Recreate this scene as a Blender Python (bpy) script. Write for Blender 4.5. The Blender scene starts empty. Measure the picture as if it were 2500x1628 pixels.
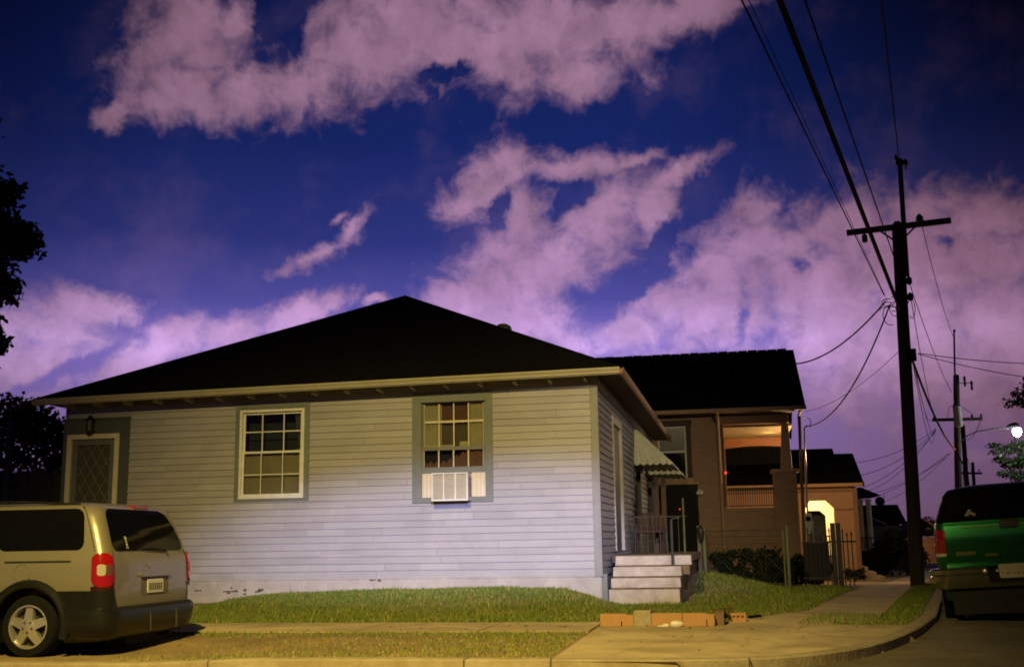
import bpy, bmesh, math, random
import numpy as np
from mathutils import Matrix, Vector

random.seed(7)
rng = np.random.default_rng(7)
R = math.radians
scene = bpy.context.scene
col = scene.collection

# ------------------------------------------------------------------ camera
def setup_camera():
    cd = bpy.data.cameras.new('camera')
    cd.sensor_width = 36.0
    cd.lens = 39.96
    cd.clip_start = 0.1
    cd.clip_end = 2000.0
    o = bpy.data.objects.new('camera', cd)
    col.objects.link(o)
    pitch, roll, yaw = 0.181769, 0.016760, 0.194216
    cy, sy = math.cos(yaw), math.sin(yaw)
    fwd = Vector((-sy*math.cos(pitch), cy*math.cos(pitch), math.sin(pitch)))
    right = Vector((cy, sy, 0))
    up = right.cross(fwd)
    r = right*math.cos(roll) - up*math.sin(roll)
    u = right*math.sin(roll) + up*math.cos(roll)
    m = Matrix((r, u, -fwd)).transposed().to_4x4()
    m.translation = Vector((0, 0, 1.1))
    o.matrix_world = m
    scene.camera = o
setup_camera()

def lin(r, g, b):
    def f(c):
        c /= 255.0
        return c/12.92 if c <= 0.04045 else ((c+0.055)/1.055)**2.4
    return (f(r), f(g), f(b), 1.0)

# ------------------------------------------------------------------ night sky with city-lit clouds
# each cloud puff: azimuth, elevation, half width, half height (degrees), tilt
CL = [(-27.77,24.47,2.36,2.16,6),(-28.09,22.06,2.75,1.40,-5),(-25.52,21.66,3.89,1.21,4),(-29.31,21.14,1.46,1.00,5),(-25.52,25.26,0.99,0.98,5),(-22.03,22.49,2.67,1.22,18),(-18.69,24.67,3.64,2.22,22),(-15.25,25.56,4.62,2.22,1),(-9.47,25.12,5.09,2.23,-2),(-7.68,23.22,2.06,1.23,-2),(-4.84,25.33,4.13,1.41,12),(-0.94,25.86,3.16,0.79,10),(-10.66,23.72,2.07,1.03,-1),(-31.13,20.37,0.92,0.44,26),(-11.43,18.71,1.45,1.10,19),(-11.2,12.6,2.6,1.9,35),(-9.2,13.9,2.4,1.5,25),(-12.81,17.45,1.80,1.07,30),(-13.49,16.60,1.12,0.64,0),(-7.81,18.62,2.9,0.75,3,.16),(-4.43,18.90,1.7,0.42,7,.38),(-10.13,15.91,1.57,1.72,-1),(-10.85,13.33,3.78,1.95,24),(-6.32,16.23,2.90,1.28,33),(-2.68,17.96,1.88,0.53,22),(-3.63,16.53,1.33,1.06,37),(-7.93,14.56,3.79,1.51,23),(-13.09,12.06,2.44,1.30,19),(-10.90,10.95,3.76,1.30,-1),(-13.98,12.29,1.33,0.87,0),(1.58,15.98,1.29,1.05,-4),(1.06,14.33,2.35,1.27,6),(3.39,14.37,1.05,1.05,-5),(-0.93,13.40,2.38,1.06,17),(-2.53,11.77,2.82,1.07,12),(-5.40,10.59,3.71,1.08,8),(0.03,11.21,4.26,1.70,7),(3.26,12.28,3.13,2.10,-4),(5.73,15.01,2.27,1.24,5),(7.44,13.19,4.02,2.67,-5),(10.96,12.85,4.23,2.61,-6),(12.43,14.29,2.46,0.99,3),(8.11,9.02,6.87,3.69,-4),(12.85,8.65,4.04,4.37,-5),(5.20,10.26,3.05,3.13,-4),(9.58,15.02,0.79,0.91,44),(-21.02,14.37,2.3,0.44,23,.42),(-19.50,15.47,1.7,0.46,51,.40),(-19.95,16.10,.8,0.30,41,.6),(-34.30,10.26,3.37,1.40,-2),(-31.67,11.22,2.34,0.71,-7),(-34.57,8.45,2.78,1.39,3),(-27.64,10.16,1.83,0.83,12),(-24.77,10.45,2.71,0.84,13),(-21.83,11.37,1.93,0.75,21),(-20.33,11.93,1.08,0.60,31),(-29.41,9.06,2.38,0.82,17),(-18.27,11.96,0.70,0.30,20)]
HO = [(-23.21,25.44,1.23,1.98,14),(-14.11,23.43,1.61,0.51,10),(-11.69,16.69,0.50,1.18,-16),(-7.86,17.03,1.35,0.64,33),(3.31,13.01,0.73,0.46,-34),(0.54,10.86,0.42,1.28,-15),(-3.16,14.80,0.66,1.28,-23),(-4.67,12.72,2.85,0.60,18),(-6.70,11.18,1.54,0.97,28),(-33.42,7.90,3.76,0.44,27),(10.26,13.73,0.58,0.40,-6)]

def setup_world():
    w = bpy.data.worlds.new('World')
    scene.world = w
    w.use_nodes = True
    nt = w.node_tree
    nt.nodes.clear()
    N, L = nt.nodes, nt.links
    def node(t, **kw):
        n = N.new(t)
        for k, v in kw.items():
            setattr(n, k, v)
        return n
    def math_(op, a, b=None, c=None, clamp=False):
        n = node('ShaderNodeMath', operation=op, use_clamp=clamp)
        for i, v in enumerate((a, b, c)):
            if v is None: continue
            if isinstance(v, (int, float)): n.inputs[i].default_value = v
            else: L.new(v, n.inputs[i])
        return n.outputs[0]
    def ramp(v, stops, lo, hi):
        mr = node('ShaderNodeMapRange')
        L.new(v, mr.inputs[0]); mr.inputs[1].default_value = lo; mr.inputs[2].default_value = hi
        cr = node('ShaderNodeValToRGB')
        L.new(mr.outputs[0], cr.inputs[0])
        e = cr.color_ramp.elements
        while len(e) < len(stops): e.new(0.5)
        for el, (p, c) in zip(e, stops):
            el.position = (p-lo)/(hi-lo); el.color = c
        return cr.outputs[0]
    def mul(a, b):
        n = node('ShaderNodeVectorMath', operation='MULTIPLY')
        L.new(a, n.inputs[0]); L.new(b, n.inputs[1])
        return n.outputs[0]
    tc = node('ShaderNodeTexCoord')
    sep = node('ShaderNodeSeparateXYZ'); L.new(tc.outputs['Generated'], sep.inputs[0])
    az = math_('MULTIPLY', math_('ARCTAN2', sep.outputs[0], sep.outputs[1]), 57.29578)
    el = math_('MULTIPLY', math_('ARCSINE', sep.outputs[2]), 57.29578)
    cb = node('ShaderNodeCombineXYZ'); L.new(az, cb.inputs[0]); L.new(el, cb.inputs[1])
    p0 = cb.outputs[0]
    def noise(vec, scale, detail, rough, off=(0, 0, 0), dist=0.0):
        mp = node('ShaderNodeMapping'); L.new(vec, mp.inputs[0]); mp.inputs['Location'].default_value = off
        n = node('ShaderNodeTexNoise'); n.inputs['Scale'].default_value = scale
        n.inputs['Detail'].default_value = detail; n.inputs['Roughness'].default_value = rough
        n.inputs['Distortion'].default_value = dist
        L.new(mp.outputs[0], n.inputs['Vector'])
        return n
    # domain warp gives the puffs ragged, curling outlines
    nw = noise(p0, 0.55, 4, 0.6, (3, 8, 0))
    sub = node('ShaderNodeVectorMath', operation='SUBTRACT'); L.new(nw.outputs['Color'], sub.inputs[0]); sub.inputs[1].default_value = (0.5, 0.5, 0.5)
    scl = node('ShaderNodeVectorMath', operation='SCALE'); L.new(sub.outputs[0], scl.inputs[0]); scl.inputs['Scale'].default_value = 1.9
    add = node('ShaderNodeVectorMath', operation='ADD'); L.new(p0, add.inputs[0]); L.new(scl.outputs[0], add.inputs[1])
    fl = node('ShaderNodeVectorMath', operation='MULTIPLY'); L.new(add.outputs[0], fl.inputs[0]); fl.inputs[1].default_value = (1, 1, 0)
    p = fl.outputs[0]
    def blob(b):
        mp = node('ShaderNodeMapping', vector_type='TEXTURE'); L.new(p, mp.inputs[0])
        mp.inputs['Location'].default_value = (b[0], b[1], 0)
        mp.inputs['Rotation'].default_value = (0, 0, R(b[4]))
        mp.inputs['Scale'].default_value = (b[2], b[3], 1)
        ln = node('ShaderNodeVectorMath', operation='LENGTH'); L.new(mp.outputs[0], ln.inputs[0])
        return ln.outputs['Value']
    d = None
    for b in CL:
        v = blob(b)
        if len(b) > 5: v = math_('ADD', v, b[5])
        d = v if d is None else math_('SMOOTH_MIN', d, v, 0.25)
    dens = math_('SUBTRACT', 1.20, d)
    h = None
    for b in HO:
        v = blob(b)
        h = v if h is None else math_('MINIMUM', h, v)
    hole = math_('MAXIMUM', math_('SUBTRACT', 1.15, h), 0.0)
    dens = math_('SUBTRACT', math_('MINIMUM', dens, 0.92), math_('MULTIPLY', hole, 1.1))
    n1 = noise(p0, 0.55, 9, 0.60, (1, 2, 0), 0.5)
    dens = math_('ADD', dens, math_('MULTIPLY', math_('SUBTRACT', n1.outputs['Fac'], 0.5), 2.5))
    n3 = noise(p0, 2.6, 8, 0.62, (5, 1, 0), 0.4)
    dens = math_('ADD', dens, math_('MULTIPLY', math_('SUBTRACT', n3.outputs['Fac'], 0.5), 0.4))
    sm = node('ShaderNodeMapRange', interpolation_type='SMOOTHSTEP')
    L.new(dens, sm.inputs[0]); sm.inputs[1].default_value = -0.52; sm.inputs[2].default_value = 0.86
    # thin veils between the clouds
    n4 = noise(p0, 0.16, 5, 0.6, (2, 7, 0))
    vl = node('ShaderNodeMapRange', interpolation_type='SMOOTHSTEP'); L.new(n4.outputs['Fac'], vl.inputs[0]); vl.inputs[1].default_value = 0.46; vl.inputs[2].default_value = 0.72; vl.inputs[4].default_value = 0.13
    alpha = math_('MAXIMUM', sm.outputs[0], vl.outputs[0])
    # clear sky: deep blue overhead, lavender towards the lit city at the horizon
    sky = ramp(el, [(-10, lin(70, 55, 80)), (1, lin(124, 98, 140)), (6, lin(138, 113, 178)), (9.5, lin(128, 112, 204)), (12, lin(80, 78, 158)), (15, lin(45, 53, 124)), (20, lin(22, 37, 99)), (27, lin(14, 26, 76)), (60, lin(12, 18, 55))], -10, 60)
    cloud = ramp(el, [(-10, lin(80, 62, 85)), (2, lin(142, 110, 148)), (6, lin(158, 124, 164)), (9.5, lin(205, 166, 228)), (12.5, lin(168, 130, 174)), (18, lin(152, 116, 146)), (24, lin(148, 112, 138)), (60, lin(90, 70, 95))], -10, 60)
    # shading inside the clouds
    n2 = noise(p, 0.42, 7, 0.62, (9, 4, 0))
    sh = math_('ADD', math_('ADD', math_('MULTIPLY', n2.outputs['Fac'], 1.3), 0.30), math_('MULTIPLY', math_('MINIMUM', math_('MAXIMUM', dens, 0.0), 1.2), 0.12))
    cm = node('ShaderNodeVectorMath', operation='SCALE'); L.new(cloud, cm.inputs[0]); L.new(sh, cm.inputs['Scale'])
    mix = node('ShaderNodeMix', data_type='RGBA')
    L.new(alpha, mix.inputs[0]); L.new(sky, mix.inputs['A']); L.new(cm.outputs[0], mix.inputs['B'])
    # lens vignette put into the sky colour: darker to the sides and upper corners
    azr = ramp(az, [(-60, (0.22, 0.22, 0.22, 1)), (-38, (0.62, 0.60, 0.58, 1)), (-28, (0.92, 0.89, 0.88, 1)), (-16, (1, 0.98, 1, 1)), (-6, (1, 0.98, 1, 1)), (2, (0.86, 0.82, 0.83, 1)), (9, (0.70, 0.62, 0.55, 1)), (16, (0.42, 0.35, 0.30, 1)), (60, (0.22, 0.20, 0.22, 1))], -60, 60)
    dk = ramp(el, [(-10, (1, 1, 1, 1)), (13, (1, 1, 1, 1)), (25, (0, 0, 0, 1)), (60, (0, 0, 0, 1))], -10, 60)
    azd = ramp(az, [(-60, (0.15, 0.15, 0.2, 1)), (-38, (0.35, 0.35, 0.4, 1)), (-28, (0.85, 0.85, 0.85, 1)), (-14, (1, 1, 1, 1)), (-3, (1, 1, 1, 1)), (5, (0.6, 0.6, 0.62, 1)), (15, (0.12, 0.12, 0.16, 1)), (60, (0.1, 0.1, 0.15, 1))], -60, 60)
    m2 = node('ShaderNodeMix', data_type='RGBA'); L.new(dk, m2.inputs[0]); L.new(azd, m2.inputs['A']); m2.inputs['B'].default_value = (1, 1, 1, 1)
    out = mul(mul(mix.outputs['Result'], azr), m2.outputs['Result'])
    bg = node('ShaderNodeBackground'); L.new(out, bg.inputs['Color']); bg.inputs['Strength'].default_value = 1.0
    ow = node('ShaderNodeOutputWorld'); L.new(bg.outputs[0], ow.inputs['Surface'])
    w.cycles.sampling_method = 'MANUAL'
    w.cycles.sample_map_resolution = 512
setup_world()

# ------------------------------------------------------------------ lamps of the street and an added facade fill (night: no sun)
def spot(name, loc, target, power, color, size, blend, radius=0.12):
    ld = bpy.data.lights.new(name, 'SPOT')
    ld.energy = power; ld.color = color; ld.spot_size = R(size); ld.spot_blend = blend; ld.shadow_soft_size = radius
    o = bpy.data.objects.new(name, ld); col.objects.link(o)
    o.location = loc
    o.rotation_euler = (Vector(target)-Vector(loc)).to_track_quat('-Z', 'Y').to_euler()
    return o
def point(name, loc, power, color, radius=0.1):
    ld = bpy.data.lights.new(name, 'POINT')
    ld.energy = power; ld.color = color; ld.shadow_soft_size = radius
    o = bpy.data.objects.new(name, ld); col.objects.link(o); o.location = loc
    return o
LAMP = (-3.0, 1.2, 9.0)
lamp_ = spot('street_lamp_light', LAMP, (-4.0, 11.0, 0), 11200, (1.0, 0.76, 0.23), 76, 1.0)
lamp_.scale = (0.80, 1.0, 1.0)
facade_fill = spot('added_facade_fill', (1.0, -1.5, 5.2), (-4.3, 18.0, 1.05), 19000, (0.55, 0.55, 0.94), 9.0, 1.0)  # added spot without a known source, makes the cool pool on the facade
facade_fill.scale = (3.3, 1.0, 1.0)
spot('corner_lamp_light', (8.0, 0.0, 8.0), (-1.9, 24.5, 2.9), 7000, (1.0, 0.78, 0.45), 25, 1.0)

scene.view_settings.view_transform = 'Standard'
scene.view_settings.look = 'None'
scene.view_settings.exposure = 0.0
scene.view_settings.gamma = 1.0
scene.cycles.use_denoising = True
scene.cycles.filter_width = 1.8
try: scene.cycles.sampling_pattern = 'TABULATED_SOBOL'
except Exception: pass
scene.cycles.max_bounces = 6
scene.cycles.transparent_max_bounces = 12
scene.cycles.sample_clamp_indirect = 4.0
scene.cycles.caustics_reflective = False
scene.cycles.caustics_refractive = False

# ------------------------------------------------------------------ materials
MATS = {}
def mat(name, c, rough=0.7, metal=0.0, c2=None, scale=6.0, amt=0.5, bump=0.0, bscale=40.0, spec=0.5, isl=0.0, coat=0.0, stretch=None, mottle=0.0, mscale=.7):
    if name in MATS: return MATS[name]
    m = bpy.data.materials.new(name); m.use_nodes = True
    nt = m.node_tree; N, L = nt.nodes, nt.links
    b = N['Principled BSDF']
    b.inputs['Roughness'].default_value = rough
    b.inputs['Metallic'].default_value = metal
    b.inputs['Specular IOR Level'].default_value = spec
    b.inputs['Coat Weight'].default_value = coat
    c = tuple(c)+(1.0,)
    tc = N.new('ShaderNodeTexCoord')
    mp = N.new('ShaderNodeMapping'); L.new(tc.outputs['Object'], mp.inputs[0])
    if stretch: mp.inputs['Scale'].default_value = stretch
    n = N.new('ShaderNodeTexNoise'); n.inputs['Scale'].default_value = scale; n.inputs['Detail'].default_value = 6; n.inputs['Roughness'].default_value = 0.65
    L.new(mp.outputs[0], n.inputs['Vector'])
    cr = N.new('ShaderNodeValToRGB')
    cr.color_ramp.elements[0].position = 0.5-0.5*amt*0.6; cr.color_ramp.elements[1].position = 0.5+0.5*amt*0.6
    cr.color_ramp.elements[0].color = c
    cr.color_ramp.elements[1].color = tuple(c2)+(1.0,) if c2 else tuple(min(1, v*1.18) for v in c[:3])+(1.0,)
    L.new(n.outputs['Fac'], cr.inputs[0])
    outc = cr.outputs[0]
    if mottle > 0:
        n5 = N.new('ShaderNodeTexNoise'); n5.inputs['Scale'].default_value = mscale; n5.inputs['Detail'].default_value = 8; n5.inputs['Roughness'].default_value = 0.7; n5.inputs['Distortion'].default_value = 0.6
        L.new(tc.outputs['Object'], n5.inputs['Vector'])
        m5 = N.new('ShaderNodeMapRange'); L.new(n5.outputs['Fac'], m5.inputs[0]); m5.inputs[1].default_value = .35; m5.inputs[2].default_value = .62; m5.inputs[3].default_value = 1-mottle; m5.inputs[4].default_value = 1.06
        v5 = N.new('ShaderNodeVectorMath'); v5.operation = 'SCALE'; L.new(outc, v5.inputs[0]); L.new(m5.outputs[0], v5.inputs['Scale'])
        outc = v5.outputs[0]
    if isl > 0:
        g = N.new('ShaderNodeNewGeometry')
        mr = N.new('ShaderNodeMapRange'); L.new(g.outputs['Random Per Island'], mr.inputs[0]); mr.inputs[3].default_value = 1-isl; mr.inputs[4].default_value = 1+isl
        vs = N.new('ShaderNodeVectorMath'); vs.operation = 'SCALE'; L.new(outc, vs.inputs[0]); L.new(mr.outputs[0], vs.inputs['Scale'])
        outc = vs.outputs[0]
    L.new(outc, b.inputs['Base Color'])
    if bump > 0:
        n2 = N.new('ShaderNodeTexNoise'); n2.inputs['Scale'].default_value = bscale; n2.inputs['Detail'].default_value = 5
        L.new(mp.outputs[0], n2.inputs['Vector'])
        bp = N.new('ShaderNodeBump'); bp.inputs['Strength'].default_value = bump; bp.inputs['Distance'].default_value = 0.02
        L.new(n2.outputs['Fac'], bp.inputs['Height']); L.new(bp.outputs[0], b.inputs['Normal'])
    MATS[name] = m
    return m
def emit(name, c, s):
    if name in MATS: return MATS[name]
    m = bpy.data.materials.new(name); m.use_nodes = True
    b = m.node_tree.nodes['Principled BSDF']
    b.inputs['Base Color'].default_value = tuple(c)+(1,)
    b.inputs['Emission Color'].default_value = tuple(c)+(1,)
    b.inputs['Emission Strength'].default_value = s
    MATS[name] = m
    return m
def glass(name, refl=0.10, tint=(0.55, 0.6, 0.6)):
    if name in MATS: return MATS[name]
    m = bpy.data.materials.new(name); m.use_nodes = True
    nt = m.node_tree; nt.nodes.clear(); N, L = nt.nodes, nt.links
    t = N.new('ShaderNodeBsdfTransparent'); t.inputs[0].default_value = tuple(tint)+(1,)
    g = N.new('ShaderNodeBsdfGlossy'); g.inputs['Roughness'].default_value = 0.03
    mx = N.new('ShaderNodeMixShader'); mx.inputs[0].default_value = refl
    L.new(t.outputs[0], mx.inputs[1]); L.new(g.outputs[0], mx.inputs[2])
    o = N.new('ShaderNodeOutputMaterial'); L.new(mx.outputs[0], o.inputs[0])
    MATS[name] = m
    return m
def brick(name, c1, c2, mortar, scale=1.0, rough=0.9):
    if name in MATS: return MATS[name]
    m = bpy.data.materials.new(name); m.use_nodes = True
    nt = m.node_tree; N, L = nt.nodes, nt.links
    b = N['Principled BSDF']; b.inputs['Roughness'].default_value = rough
    tc = N.new('ShaderNodeTexCoord'); sp = N.new('ShaderNodeSeparateXYZ'); L.new(tc.outputs['Object'], sp.inputs[0])
    ad = N.new('ShaderNodeMath'); ad.operation = 'ADD'; L.new(sp.outputs[0], ad.inputs[0]); L.new(sp.outputs[1], ad.inputs[1])
    cb = N.new('ShaderNodeCombineXYZ'); L.new(ad.outputs[0], cb.inputs[0]); L.new(sp.outputs[2], cb.inputs[1])
    br = N.new('ShaderNodeTexBrick'); L.new(cb.outputs[0], br.inputs['Vector'])
    br.inputs['Color1'].default_value = tuple(c1)+(1,); br.inputs['Color2'].default_value = tuple(c2)+(1,); br.inputs['Mortar'].default_value = tuple(mortar)+(1,)
    br.inputs['Scale'].default_value = scale; br.inputs['Brick Width'].default_value = 0.22; br.inputs['Row Height'].default_value = 0.075; br.inputs['Mortar Size'].default_value = 0.010
    L.new(br.outputs['Color'], b.inputs['Base Color'])
    bp = N.new('ShaderNodeBump'); bp.inputs['Strength'].default_value = 0.5; bp.inputs['Distance'].default_value = 0.008; bp.invert = True
    L.new(br.outputs['Fac'], bp.inputs['Height']); L.new(bp.outputs[0], b.inputs['Normal'])
    MATS[name] = m
    return m

M_SIDING = mat('white_painted_clapboard', (0.365, 0.355, 0.385), 0.62, c2=(0.42, 0.41, 0.445), scale=2.2, amt=1.0, isl=0.07, bump=0.12, bscale=60, stretch=(0.35, 0.35, 2.5), mottle=.10, mscale=.8)
M_SKIRT = mat('white_painted_skirt', (0.45, 0.42, 0.40), 0.7, c2=(0.53, 0.50, 0.47), scale=3, amt=1.0, bump=0.15, mottle=.22, mscale=2.2)
M_GREY = mat('grey_painted_trim', (0.165, 0.18, 0.175), 0.6, c2=(0.20, 0.215, 0.21), scale=5)
M_GREYD = mat('dark_grey_green_trim', (0.075, 0.085, 0.075), 0.6)
M_WHITE = mat('white_window_vinyl', (0.72, 0.71, 0.68), 0.45)
M_CREAM = mat('cream_painted_gutter', (0.52, 0.49, 0.38), 0.5, c2=(0.42, 0.38, 0.27), scale=3, amt=0.9)
M_RUST = mat('rusty_red_gutter', (0.30, 0.10, 0.05), 0.6, c2=(0.40, 0.22, 0.10), scale=4, amt=0.8)
M_ROOF = mat('black_asphalt_shingle', (0.006, 0.0055, 0.005), 0.95, c2=(0.010, 0.008, 0.007), scale=12, bump=0.4, bscale=25, spec=0.1)
M_SOFFIT = mat('brown_soffit', (0.09, 0.065, 0.045), 0.8)
M_DARK = mat('dark_interior', (0.012, 0.011, 0.010), 0.9)
M_GLASS = glass('window_glass', .02, (.88,.9,.86))
M_BLIND = mat('brown_roller_blind', (0.27, 0.225, 0.14), 0.9, c2=(0.33, 0.27, 0.17), scale=3)
M_CURT = mat('beige_net_curtain', (0.42, 0.36, 0.23), 0.9, c2=(0.52, 0.45, 0.30), scale=5)
M_CURTR = mat('red_printed_curtain', (0.22, 0.055, 0.03), 0.9, c2=(0.13, 0.10, 0.05), scale=16, amt=0.4)
M_AC = mat('cream_enamel_metal', (0.62, 0.57, 0.45), 0.45)
M_ACG = mat('aluminium_coil_fins', (0.34, 0.31, 0.24), 0.5, 0.3)
M_CONC = mat('worn_concrete', (0.48, 0.365, 0.195), 0.85, c2=(0.58, 0.45, 0.255), scale=1.3, amt=0.9, bump=0.25, bscale=55, mottle=.40, mscale=1.1)
M_STEP = mat('white_painted_concrete', (0.60, 0.54, 0.47), 0.8, c2=(0.50, 0.43, 0.35), scale=4, amt=0.9, bump=0.25, mottle=.3, mscale=3)
M_KERB = mat('dirty_kerb_concrete', (0.42, 0.355, 0.23), 0.85, c2=(0.24, 0.18, 0.085), scale=3.5, amt=0.8, bump=0.4, bscale=30)
M_ROAD = mat('patched_asphalt', (0.13, 0.105, 0.06), 0.9, c2=(0.18, 0.15, 0.09), scale=2, amt=0.8, bump=0.5, bscale=80, mottle=.35, mscale=.5)
M_SOIL = mat('dry_soil', (0.34, 0.225, 0.10), 0.95, c2=(0.22, 0.165, 0.06), scale=1.6, amt=0.8, bump=0.5, bscale=30, mottle=.3, mscale=1.5)
M_GRASS = mat('short_lawn_grass', (0.11, 0.185, 0.02), 0.7, c2=(0.185, 0.225, 0.03), scale=0.8, amt=0.9, isl=0.45)
M_GRASSY = mat('yellowed_grass', (0.26, 0.22, 0.06), 0.7, c2=(0.34, 0.30, 0.08), scale=3, isl=0.35)
M_LEAF = mat('dark_tree_leaf', (0.022, 0.030, 0.013), 0.7, isl=0.4, spec=0.2)
M_LEAF2 = mat('pale_green_leaf', (0.026, 0.038, 0.013), 0.5, isl=0.4)
M_BUSH = mat('dark_shrub_leaf', (0.014, 0.022, 0.009), 0.7, isl=0.5, spec=0.2)
M_BARK = mat('brown_bark', (0.05, 0.037, 0.025), 0.95, bump=0.6, bscale=14)
M_POLE = mat('creosoted_pole_wood', (0.040, 0.026, 0.016), 0.9, c2=(0.06, 0.04, 0.026), scale=10, bump=0.4, bscale=20, stretch=(1, 1, 0.08))
M_CABLE = mat('black_cable_rubber', (0.004, 0.004, 0.004), 0.8, spec=0.08)
M_ORANGE = mat('orange_red_cable', (0.55, 0.10, 0.03), 0.6)
M_METAL = mat('galvanised_steel', (0.35, 0.36, 0.33), 0.5, 0.6)
M_GPOST = mat('weathered_green_post', (0.12, 0.13, 0.07), 0.6)
M_BLACKM = mat('black_wrought_iron', (0.02, 0.02, 0.018), 0.5)
M_AWN = mat('pale_green_awning_metal', (0.68, 0.70, 0.50), 0.5)
M_TERRA = mat('orange_clay_block', (0.50, 0.27, 0.115), 0.85, c2=(0.42, 0.23, 0.11), scale=9, amt=0.9, bump=0.3)
M_CINDER = mat('grey_cinder_block', (0.40, 0.35, 0.24), 0.9, c2=(0.32, 0.27, 0.17), scale=12, bump=0.5)
M_BRICK = brick('red_brown_brick', (0.34, 0.215, 0.14), (0.28, 0.17, 0.11), (0.30, 0.235, 0.16))
M_TAN = mat('tan_painted_wood', (0.36, 0.24, 0.14), 0.7)
M_ORWOOD = mat('varnished_porch_beam', (0.42, 0.16, 0.06), 0.5, c2=(0.5, 0.21, 0.09), scale=3)
M_CEIL = mat('cream_porch_ceiling', (0.55, 0.45, 0.24), 0.7, c2=(0.38, 0.28, 0.12), scale=2.5)
M_STUCCO = mat('orange_stucco', (0.50, 0.29, 0.155), 0.9, c2=(0.55, 0.33, 0.18), scale=3, bump=0.3)
M_STUCY = mat('cream_stucco', (0.75, 0.66, 0.42), 0.9)
M_PEACH = mat('peach_render', (0.50, 0.27, 0.16), 0.9)
M_COLW = mat('white_column_paint', (0.62, 0.58, 0.48), 0.6)

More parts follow.
